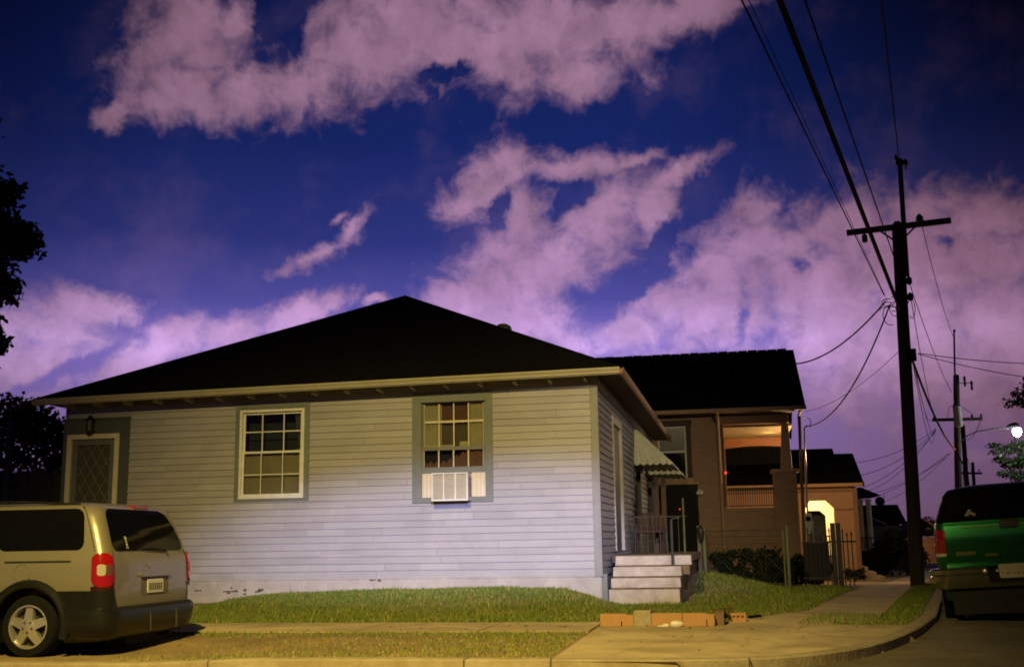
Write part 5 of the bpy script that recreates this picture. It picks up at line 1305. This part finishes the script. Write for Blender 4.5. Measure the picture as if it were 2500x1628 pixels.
class Car:
    def __init__(s, Z, Wd, XR, XF, RR=.16, RF=.3):
        s.Z, s.Wd, s.XR, s.XF, s.RR, s.RF = Z, Wd, XR, XF, RR, RF
    def w(s, z): return float(np.interp(z, s.Z, s.Wd))
    def xr(s, z): return float(np.interp(z, s.Z, s.XR))
    def xf(s, z): return float(np.interp(z, s.Z, s.XF))
    def body(s, z0, z1, n, off=0.0):
        return loft([(outline(s.w(z)+off, s.xr(z)-off, s.xf(z)+off, s.RR+off, min(s.RF, s.w(z)*.5)), z) for z in np.linspace(z0, z1, n)])
    def P(s, u, z, off=.004):
        # surface point: u<0 runs forward along the left side, u>0 across the rear from its left corner
        w, xr, r = s.w(z), s.xr(z), s.RR; q = r*math.pi/4
        if u <= -q: return Vector((xr+r+(-u-q), w+off, z))
        if u < q:
            a = math.pi/2+(u+q)/(2*q)*math.pi/2; return Vector((xr+r+(r+off)*math.cos(a), w-r+(r+off)*math.sin(a), z))
        y = (w-r)-(u-q)
        if y >= -(w-r): return Vector((xr-off, y, z))
        t = -(y+(w-r)); a = math.pi+min(math.pi/2, t/(2*q)*math.pi/2); return Vector((xr+r+(r+off)*math.cos(a), -w+r+(r+off)*math.sin(a), z))
    def patch(s, sl, sr, z0, z1, rad, nu=18, nz=14, off=.006, mirror=False, depth=.02):
        # sl, sr: left and right edges as functions of z; rounded corners of radius rad
        b = MB(); zs = [z0+(z1-z0)*(.5-.5*math.cos(math.pi*i/nz)) for i in range(nz+1)]; rows = []
        for z in zs:
            d = min(z-z0, z1-z); ins = rad-math.sqrt(max(0, rad*rad-(rad-d)**2)) if d < rad else 0
            a, c = sl(z)+ins, sr(z)-ins
            rows.append([s.P(a+(c-a)*i/nu, z, off) for i in range(nu+1)])
        if mirror: rows = [[Vector((p.x, -p.y, p.z)) for p in r] for r in rows]
        n = nu+1
        vs = [p for r in rows for p in r]; fs = []
        for i in range(nz):
            for j in range(nu): fs.append((i*n+j, i*n+j+1, (i+1)*n+j+1, (i+1)*n+j))
        # rim going into the body so the panel has an edge
        cx = Vector((s.xr(z0)+1.5, 0, (z0+z1)/2)); ring = [j for j in range(n)]+[i*n+nu for i in range(1, nz+1)]+[nz*n+j for j in range(nu-1, -1, -1)]+[i*n for i in range(nz-1, 0, -1)]
        nb = len(vs)
        for k in ring:
            p = vs[k]; dirn = Vector((cx.x-p.x, -p.y, 0)).normalized() if True else 0
            vs.append(p+dirn*depth)
        for q in range(len(ring)): q2 = (q+1) % len(ring); fs.append((ring[q], ring[q2], nb+q2, nb+q))
        b.add(vs, fs); return b
def boolean_cut(b, cutters):
    o = bpy.data.objects.new('tmp_body', b.mesh('tmp_body')); col.objects.link(o); cs = []
    for c in cutters:
        k = bpy.data.objects.new('tmp_cut', c.mesh('tmp_cut')); col.objects.link(k); cs.append(k)
        m = o.modifiers.new('cut', 'BOOLEAN'); m.operation = 'DIFFERENCE'; m.object = k; m.solver = 'EXACT'
    bpy.context.view_layer.update()
    dg = bpy.context.evaluated_depsgraph_get(); me = bpy.data.meshes.new_from_object(o.evaluated_get(dg))
    r = MB(); r.v = [tuple(v.co) for v in me.vertices]; r.f = [tuple(p.vertices) for p in me.polygons]
    for k in cs: bpy.data.objects.remove(k)
    bpy.data.objects.remove(o); bpy.data.meshes.remove(me)
    return r
M_TYRE = mat('black_tyre_rubber', (.007,.007,.006), .9, spec=.15, bump=.2)
M_RIM = mat('silver_alloy', (.58,.55,.46), .35, .75)
M_VAN = mat('beige_metallic_paint', (.25,.222,.150), .36, .35, c2=(.265,.235,.16), scale=2, coat=.6)
M_CLAD = mat('charcoal_plastic_cladding', (.008,.009,.007), .36, spec=.4)
M_TINT = mat('black_tinted_glass', (.004,.004,.004), .06, spec=.5)
M_RED = mat('red_lamp_lens', (.27,.006,.004), .12, coat=.5)
M_LENS = mat('clear_lamp_lens', (.38,.35,.26), .15)
def wheel(root, x, y, z, r, w, out, rim=True, spokes=5):
    b = MB(); rp = r*.70
    b.lathe([(rp,-w/2),(r*.93,-w/2),(r,-w*.36),(r,w*.36),(r*.93,w/2),(rp,w/2),(rp,-w/2)], (x,y,z), axis='y', n=36, caps=False)
    t = b.build('wheel', M_TYRE, root, smooth=True)
    b = MB(); s = out; yo = y+s*w*.36
    b.lathe([(rp*.98,-s*w*.30),(rp*.98,s*w*.13),(rp*1.0,s*w*.16),(rp*.93,s*w*.17),(rp*.90,s*w*.08),(rp*.88,-s*w*.30),(rp*.98,-s*w*.30)], (x,yo,z), axis='y', n=36, caps=False)
    for k in range(spokes):
        a = 2*math.pi*k/spokes+math.pi/2; d = Vector((math.cos(a),0,math.sin(a))); n_ = Vector((-math.sin(a),0,math.cos(a))); c = Vector((x,yo+s*w*.07,z))
        i0, i1 = rp*.16, rp*.91; wi, wo = rp*.24, rp*.17; dep = Vector((0,-s*.05,0)); fr = Vector((0,s*.022,0))
        vs = [c+d*i0-n_*wi+fr, c+d*i0+n_*wi+fr, c+d*i1+n_*wo, c+d*i1-n_*wo]
        b.add(vs+[v+dep for v in vs], [(0,1,2,3),(7,6,5,4),(0,4,5,1),(1,5,6,2),(2,6,7,3),(3,7,4,0)])
    b.lathe([(rp*.34,-s*.03),(rp*.34,s*.018),(rp*.22,s*.026),(rp*.05,s*.028)], (x,yo+s*w*.07,z), axis='y', n=20)
    b.build('rim', M_RIM, t, smooth=True)
    b = MB(); b.lathe([(rp*.95,0),(rp*.95,s*.004),(rp*.05,s*.005)], (x,yo-s*w*.25,z), axis='y', n=24); b.build('brake_disc', mat('dark_brake', (.02,.02,.02), .7), t)
    b = MB()
    for k in range(5):
        a = 2*math.pi*(k+.5)/5+math.pi/2; b.lathe([(.013,0),(.013,s*.012),(.004,s*.014)], (x+rp*.24*math.cos(a),yo+s*w*.07+s*.016,z+rp*.24*math.sin(a)), axis='y', n=8)
    b.build('lug_nut', mat('dark_nut', (.05,.045,.04), .5), t)
def minivan():
    r = thing('minivan', 'beige metallic minivan with charcoal cladding parked before the white house', 'minivan', (0,0,0))
    C = Car([.20,.34,.45,.60,.75,.95,1.06,1.20,1.35,1.47,1.53,1.56,1.585],
            [.82,.88,.90,.905,.915,.908,.888,.862,.830,.79,.75,.68,.50],
            [.05,.02,.02,.010,.010,.020,.045,.095,.155,.215,.265,.335,.50],
            [4.55,4.65,4.65,4.6,4.5,4.25,3.9,3.3,2.9,2.55,2.4,2.3,2.1], .125, .32)
    wz, wr = .355, .305; wx = (.85, 3.70)
    arch = []
    for x in wx:
        for sg in (1, -1):
            c = MB(); c.lathe([(.415,.55),(.415,1.2)] if sg > 0 else [(.415,-1.2),(.415,-.55)], (x,0,wz), axis='y', n=40); arch.append(c)
    b = boolean_cut(C.body(.22, 1.585, 34), arch); b.build('body', M_VAN, r, smooth=True)
    b = MB(); b.box(.5, 4.2, -.54, .54, .16, .6); b.build('underbody', M_DARK, r)
    # cladding: a slightly proud skirt with the arches cut out
    arch2 = []
    for x in wx:
        for sg in (1, -1):
            c = MB(); c.lathe([(.385,.5),(.385,1.2)] if sg > 0 else [(.385,-1.2),(.385,-.5)], (x,0,wz), axis='y', n=40); arch2.append(c)
    lowr = loft([(outline(C.w(z)+o, C.xr(z)-o+.10, C.xf(z)+o, .2, .3), z) for z, o in ((.20,.0),(.24,.016),(.40,.020),(.56,.018),(.690,.016),(.700,.004))])
    b = boolean_cut(lowr, arch2); b.build('cladding', M_CLAD, r, smooth=True)
    for x in wx:
        for sg in (1, -1):
            b = MB(); pts = []
            for i in range(25):
                a = R(-16)+R(212)*i/24; pts.append((x+.418*math.cos(a), sg*(.905+.012), wz+.418*math.sin(a)))
            b.tube(pts, .045, 8); b.build('arch_flare', M_CLAD, r, smooth=True)
    # rear bumper wrapping both corners
    bp = MB(); rows = []
    prof = [(.22,.0),(.25,.05),(.32,.075),(.44,.08),(.50,.07),(.53,.03),(.535,.005)]
    us = list(np.linspace(-.36, 2.0, 44)); n = len(us)
    for z, o in prof:
        for u in us: p = C.P(u, z, o); bp.v.append(tuple(p))
    for i in range(len(prof)-1):
        for j in range(n-1): bp.f.append((i*n+j, i*n+j+1, (i+1)*n+j+1, (i+1)*n+j))
    bp.build('bumper', M_CLAD, r, smooth=True, fix=True)
    # corner panel of cladding under the tail lamp, pointed towards the bumper
    b = C.patch(lambda z: -.36, lambda z: .085+.10*(.70-z)/.2, .47, .70, .01, off=.018); b.build('corner_cladding', M_CLAD, r, smooth=True)
    # glass
    L = C.P
    def rearw(z): return C.w(z)-C.RR
    q = C.RR*math.pi/4
    b = C.patch(lambda z: q+.008, lambda z: q+2*rearw(z)-.03-.18*max(0,z-1.2), 1.085, 1.515, .09, nu=26, off=.007); rg = b.build('rear_window', M_TINT, r, smooth=True)
    # sticker figure on the glass
    b = MB()
    def dec(u, z, ru, rz):
        pts = [C.P(u+ru*math.cos(a), z+rz*math.sin(a), .0095) for a in np.linspace(0, 2*math.pi, 13)[:-1]]; b.v += [tuple(p) for p in pts]; k = len(b.v)-12; b.f.append(tuple(range(k, k+12)))
    dec(q+.28, 1.215, .022, .018); dec(q+.285, 1.18, .014, .022); dec(q+.29, 1.15, .019, .016); dec(q+.278, 1.12, .007, .018); dec(q+.305, 1.12, .007, .018)
    b.build('sticker', mat('pale_green_sticker', (.42,.45,.22), .6), rg, fix=False)
    b = MB(); p0, p1 = C.P(q+1.05, 1.085, .022), C.P(q+.62, 1.105, .024); b.tube([p0, p0.lerp(p1, .5)+Vector((-.004,0,.012)), p1], .008, 6); b.lathe([(.02,-.02),(.022,.01),(.01,.02)], p0, axis='x', n=8); b.build('wiper', M_CLAD, rg)
    for mir in (False, True):
        b = C.patch(lambda z: -1.16, lambda z: -.205+.10*(z-1.10)/.42, 1.10, 1.515, .08, off=.006, mirror=mir); b.build('side_window', M_TINT, r, smooth=True)
        b = C.patch(lambda z: -2.12, lambda z: -1.205, 1.10, 1.50, .07, off=.006, mirror=mir); b.build('side_window', M_TINT, r, smooth=True)
        b = C.patch(lambda z: -3.05+.9*(z-1.1), lambda z: -2.17, 1.10, 1.47, .06, off=.006, mirror=mir); b.build('side_window', M_TINT, r, smooth=True)
        # tail lamp
        b = C.patch(lambda z: -.115-.02*(1.06-z), lambda z: .085+.05*(1.06-z), .735, 1.068, .085, off=.016, mirror=mir); tl = b.build('tail_lamp', M_RED, r, smooth=True)
        b = C.patch(lambda z: -.070, lambda z: .004, .845, .955, .025, off=.019, mirror=mir); b.build('reversing_lens', mat('shade_toned_lens', (.10,.07,.05), .4) if mir else M_LENS, tl, smooth=True)  # mirrored lens is a darker copy, shade put into its colour against glare
        b = C.patch(lambda z: .006, lambda z: .075, .845, .955, .025, off=.019, mirror=mir); b.build('reversing_lens', mat('shaded_lamp_lens', (.12,.05,.035), .2), tl, smooth=True)
        b = C.patch(lambda z: -.125, lambda z: .105, .695, .742, .012, off=.014, mirror=mir); b.build('lamp_base', mat('dark_red_lens', (.03,.006,.005), .3), tl, smooth=True)
        # sliding door rail and panel gaps
        b = C.patch(lambda z: -1.10, lambda z: -.36, .978, .998, .008, off=.003, mirror=mir, nz=4); b.build('slide_rail', M_DARK, r)
        b = C.patch(lambda z: -1.187, lambda z: -1.180, .66, 1.5, .003, off=.0035, mirror=mir, nu=2); b.build('door_gap', M_DARK, r)
        b = C.patch(lambda z: -.088-.02*max(0,z-1.08), lambda z: -.082-.02*max(0,z-1.08), 1.08, 1.545, .003, off=.0035, mirror=mir, nu=2); b.build('pillar_gap', M_DARK, r)
    # fuel flap on the left side
    b = MB(); pts = [C.P(-.90+.09*math.cos(a), .875+.09*math.sin(a), .0035) for a in np.linspace(0, 2*math.pi, 30)]; b.tube(pts, .0025, 5); b.build('fuel_flap', mat('beige_shadow_gap', (.16,.135,.08), .5), r)
    # liftgate details
    yc = q+rearw(.9)
    b = C.patch(lambda z: yc-.27, lambda z: yc+.38, .815, .865, .02, off=.02); b.build('plate_hood', M_VAN, r, smooth=True)
    b = C.patch(lambda z: yc-.24, lambda z: yc+.35, .62, .815, .02, off=.001); b.build('plate_recess', mat('beige_recess', (.15,.125,.075), .6), r, smooth=True)
    b = C.patch(lambda z: yc-.11, lambda z: yc+.22, .645, .785, .012, off=.010); pl = b.build('number_plate', mat('white_plate', (.60,.60,.55), .35), r)
    b = MB()
    for k in range(7):
        u = yc-.07+k*.040; p = C.P(u, .70, .0125); b.box(p.x-.001, p.x+.001, p.y-.008, p.y+.008, .675, .745)
    b.build('plate_marks', M_DARK, pl)
    b = MB(); p = C.P(yc-.10, .935, .012); b.lathe([(.016,0),(.02,-.006),(.01,-.012)], p, axis='x', n=10); p = C.P(yc-.085, .885, .03); b.lathe([(.012,0),(.014,-.006),(.006,-.010)], p, axis='x', n=10); b.build('badge', M_RIM, r)
    b = MB(); p = C.P(yc-.02, 1.545, .0); b.box(p.x-.03, p.x+.10, p.y-.15, p.y+.15, 1.530, 1.562); b.build('brake_lamp', M_RED, r, bevel=.006)
    b = C.patch(lambda z: q+.002, lambda z: q+.007, .73, 1.08, .002, off=.0035, nu=2); b.build('liftgate_gap', M_DARK, r)
    b = C.patch(lambda z: q+2*rearw(z)-.012, lambda z: q+2*rearw(z)-.006, .55, 1.08, .002, off=.0035, nu=2); b.build('liftgate_gap', M_DARK, r)
    for k, u in enumerate((q+.62, q+1.18)):
        b = C.patch(lambda z: u, lambda z: u+.012, .26, .46, .004, off=.083, nu=2); b.build('bumper_rib', mat('grey_rib', (.09,.09,.075), .5), r)
    for x in wx:
        for sg in (1, -1): wheel(r, x, sg*.80, wz, wr, .2, sg)
    b = MB(); b.tube([(.5,.64,1.56),(1.2,.66,1.60),(2.2,.66,1.60),(2.5,.64,1.56)], .014, 6); b.tube([(.5,-.64,1.56),(1.2,-.66,1.60),(2.2,-.66,1.60),(2.5,-.64,1.56)], .014, 6); b.build('roof_rail', M_CLAD, r)
    b = MB(); b.box(.12,.6,-.35,.3,.14,.22); b.tube([(.05,-.5,.2),(.5,-.5,.2)], .03, 8); b.build('exhaust', M_DARK, r)
    r.rotation_euler = (0,0,math.pi)
    r.location = (-6.17, 11.38, 0)
    return r
minivan()
def suv():
    r = thing('sport_utility_car', 'dark green boxy estate car seen from behind at the right edge', 'car', (0,0,0))
    C = Car([.28,.42,.60,.80,1.0,1.16,1.24,1.40,1.54,1.60,1.63,1.65],
            [.78,.82,.835,.84,.835,.815,.79,.73,.67,.62,.52,.36],
            [.13,.13,.10,.045,.004,.028,.06,.105,.155,.20,.28,.45],
            [4.3,4.35,4.35,4.3,4.2,3.6,3.2,2.75,2.5,2.4,2.3,2.2], .12, .25)
    wz, wr = .33, .335; wx = (.85, 3.35); arch = []
    for x in wx:
        for sg in (1, -1):
            c = MB(); c.lathe([(.41,.5),(.41,1.2)] if sg > 0 else [(.41,-1.2),(.41,-.5)], (x,0,wz), axis='y', n=36); arch.append(c)
    paint = mat('dark_green_car_paint', (.015,.13,.042), .42, .85, c2=(.017,.14,.046), scale=2, coat=.3)
    b = boolean_cut(C.body(.28, 1.65, 30), arch); b.build('body', paint, r, smooth=True)
    b = MB(); b.box(.4, 3.9, -.5, .5, .22, .5); b.build('underbody', M_DARK, r)
    q = C.RR*math.pi/4; hw = lambda z: C.w(z)-C.RR
    b = C.patch(lambda z: -.05, lambda z: q+2*hw(z)+q+.05, 1.205, 1.605, .04, nu=24, off=.007); rg = b.build('rear_window', M_TINT, r, smooth=True)
    b = MB(); rr = random.Random(8)
    for k in range(9):
        u, z = q+.26+rr.uniform(-.045,.045), 1.30+rr.uniform(-.035,.035); pts = [C.P(u+.02*math.cos(a), z+.018*math.sin(a), .0098+.0002*k) for a in np.linspace(0, 2*math.pi, 9)[:-1]]; i = len(b.v); b.v += [tuple(p) for p in pts]; b.f.append(tuple(range(i, i+8)))
    b.build('sticker', mat('pink_white_sticker', (.26,.17,.13), .7, c2=(.2,.21,.15), scale=30), rg, fix=False)
    yc = q+hw(1.0)
    b = MB(); p0, p1 = C.P(yc+.03, 1.23, .025), C.P(yc+.36, 1.36, .02); b.tube([p0, p1], .007, 5); b.build('wiper', M_CLAD, rg)
    for mir in (False, True):
        for a0, a1 in ((-1.0,-.22),(-1.75,-1.06),(-2.5,-1.82)):
            b = C.patch(lambda z, a0=a0: a0+(.5*(z-1.2) if a0 < -2 else 0), lambda z, a1=a1: a1-(.04*(z-1.2)), 1.21, 1.55, .05, off=.006, mirror=mir); b.build('side_window', M_TINT, r, smooth=True)
        b = C.patch(lambda z: -.10, lambda z: .085, .84, 1.12, .02, off=.014, mirror=mir); tl = b.build('tail_lamp', mat('dull_red_lens', (.20,.006,.008), .2), r, smooth=True)
        b = C.patch(lambda z: -.10, lambda z: .085, .80, .838, .01, off=.013, mirror=mir); b.build('amber_lens', M_LENS, tl, smooth=True)
    # tailgate: crease, handle with trim bars, emblems
    b = C.patch(lambda z: q+.16, lambda z: q+2*hw(z)-.16, 1.128, 1.14, .004, off=.010, nz=4); b.build('trim_bar', mat('green_grey_trim', (.10,.17,.07), .35, .5), r)
    b = C.patch(lambda z: yc-.11, lambda z: yc+.11, 1.10, 1.20, .03, off=.022); b.build('tailgate_handle', M_CLAD, r, smooth=True)
    b = C.patch(lambda z: q-.02, lambda z: q+2*hw(z)+.02, 1.172, 1.198, .006, off=.016, nz=4); b.build('window_ledge', paint, r, smooth=True)
    b = C.patch(lambda z: q+.10, lambda z: q+.33, .80, .845, .012, off=.006); b.build('emblem', mat('faded_chrome', (.16,.17,.08), .4, .5), r)
    b = C.patch(lambda z: yc-.29, lambda z: yc-.14, .775, .805, .008, off=.006); b.build('emblem', mat('faded_chrome', (.16,.17,.08), .4, .5), r)
    # chrome step bumper with the plate set in it
    prof = [(.40,.0),(.41,.07),(.50,.105),(.56,.11),(.575,.085),(.59,.11),(.635,.11),(.655,.09),(.66,.005)]
    b = MB(); us = list(np.linspace(-.25, q+2*hw(.6)+.32, 40)); n = len(us)
    for z, o in prof:
        for u in us: b.v.append(tuple(C.P(u, z, o)))
    for i in range(len(prof)-1):
        for j in range(n-1): b.f.append((i*n+j, i*n+j+1, (i+1)*n+j+1, (i+1)*n+j))
    bm_ = b.build('bumper', mat('dull_chrome', (.36,.36,.30), .20, .95), r, smooth=True)
    b = C.patch(lambda z: yc-.30, lambda z: yc+.30, .47, .66, .03, off=.114); b.build('plate_recess', M_CLAD, bm_)
    b = C.patch(lambda z: yc-.168, lambda z: yc+.168, .51, .675, .02, off=.123); pl = b.build('number_plate', mat('cream_plate', (.42,.38,.28), .4), r)
    fc = bpy.data.curves.new('plate_lettering', 'FONT'); fc.body = 'T071656'; fc.size = .085; fc.align_x = 'CENTER'; fc.extrude = .001
    fo = bpy.data.objects.new('plate_lettering', fc); col.objects.link(fo); fo.parent = pl; fo.data.materials.append(mat('plate_blue', (.06,.06,.09), .6))
    bpy.context.view_layer.update()
    lm = bpy.data.meshes.new_from_object(fo.evaluated_get(bpy.context.evaluated_depsgraph_get()))
    bpy.data.objects.remove(fo); bpy.data.curves.remove(fc)
    lm.name = 'plate_lettering'; lo_ = bpy.data.objects.new('plate_lettering', lm); col.objects.link(lo_); lo_.parent = pl
    p = C.P(yc, .555, .1265); lo_.matrix_local = Matrix.Translation(p) @ Matrix(((0,0,-1),(-1,0,0),(0,1,0))).to_4x4()
    b = MB()
    for s in (-.185, .185):
        p = C.P(yc+s, .60, .125); b.lathe([(.016,0),(.02,-.02),(.012,-.03)], p, axis='x', n=10)
    b.build('plate_lamp', M_RIM, r, smooth=True)
    b = MB(); p = C.P(yc-.32, .60, .115); b.lathe([(.02,0),(.028,-.012),(.014,-.02)], p, axis='x', n=10); b.build('bumper_bolt', M_RIM, r, smooth=True)
    b = C.patch(lambda z: -.3, lambda z: q+2*hw(z)+.4, .27, .42, .01, off=.012); b.build('valance', M_DARK, r, smooth=True)
    b = MB(); b.box(.1,.5,-.72,.72,.10,.30); b.build('fuel_tank', M_DARK, r)
    for x in wx:
        for sg in (1, -1): wheel(r, x, sg*.72, wz, wr, .22, sg)
    for sg in (1, -1):
        b = MB(); b.lathe([(.02,-.07),(.05,-.06),(.06,0),(.05,.05),(.02,.06)], (2.75, sg*.87, 1.15), axis='y', n=10); b.build('wing_mirror', M_CLAD, r)
    r.rotation_euler = (R(-3.0), 0, R(90-8.5))
    r.location = (3.19, 14.78, .085)
    return r
suv()
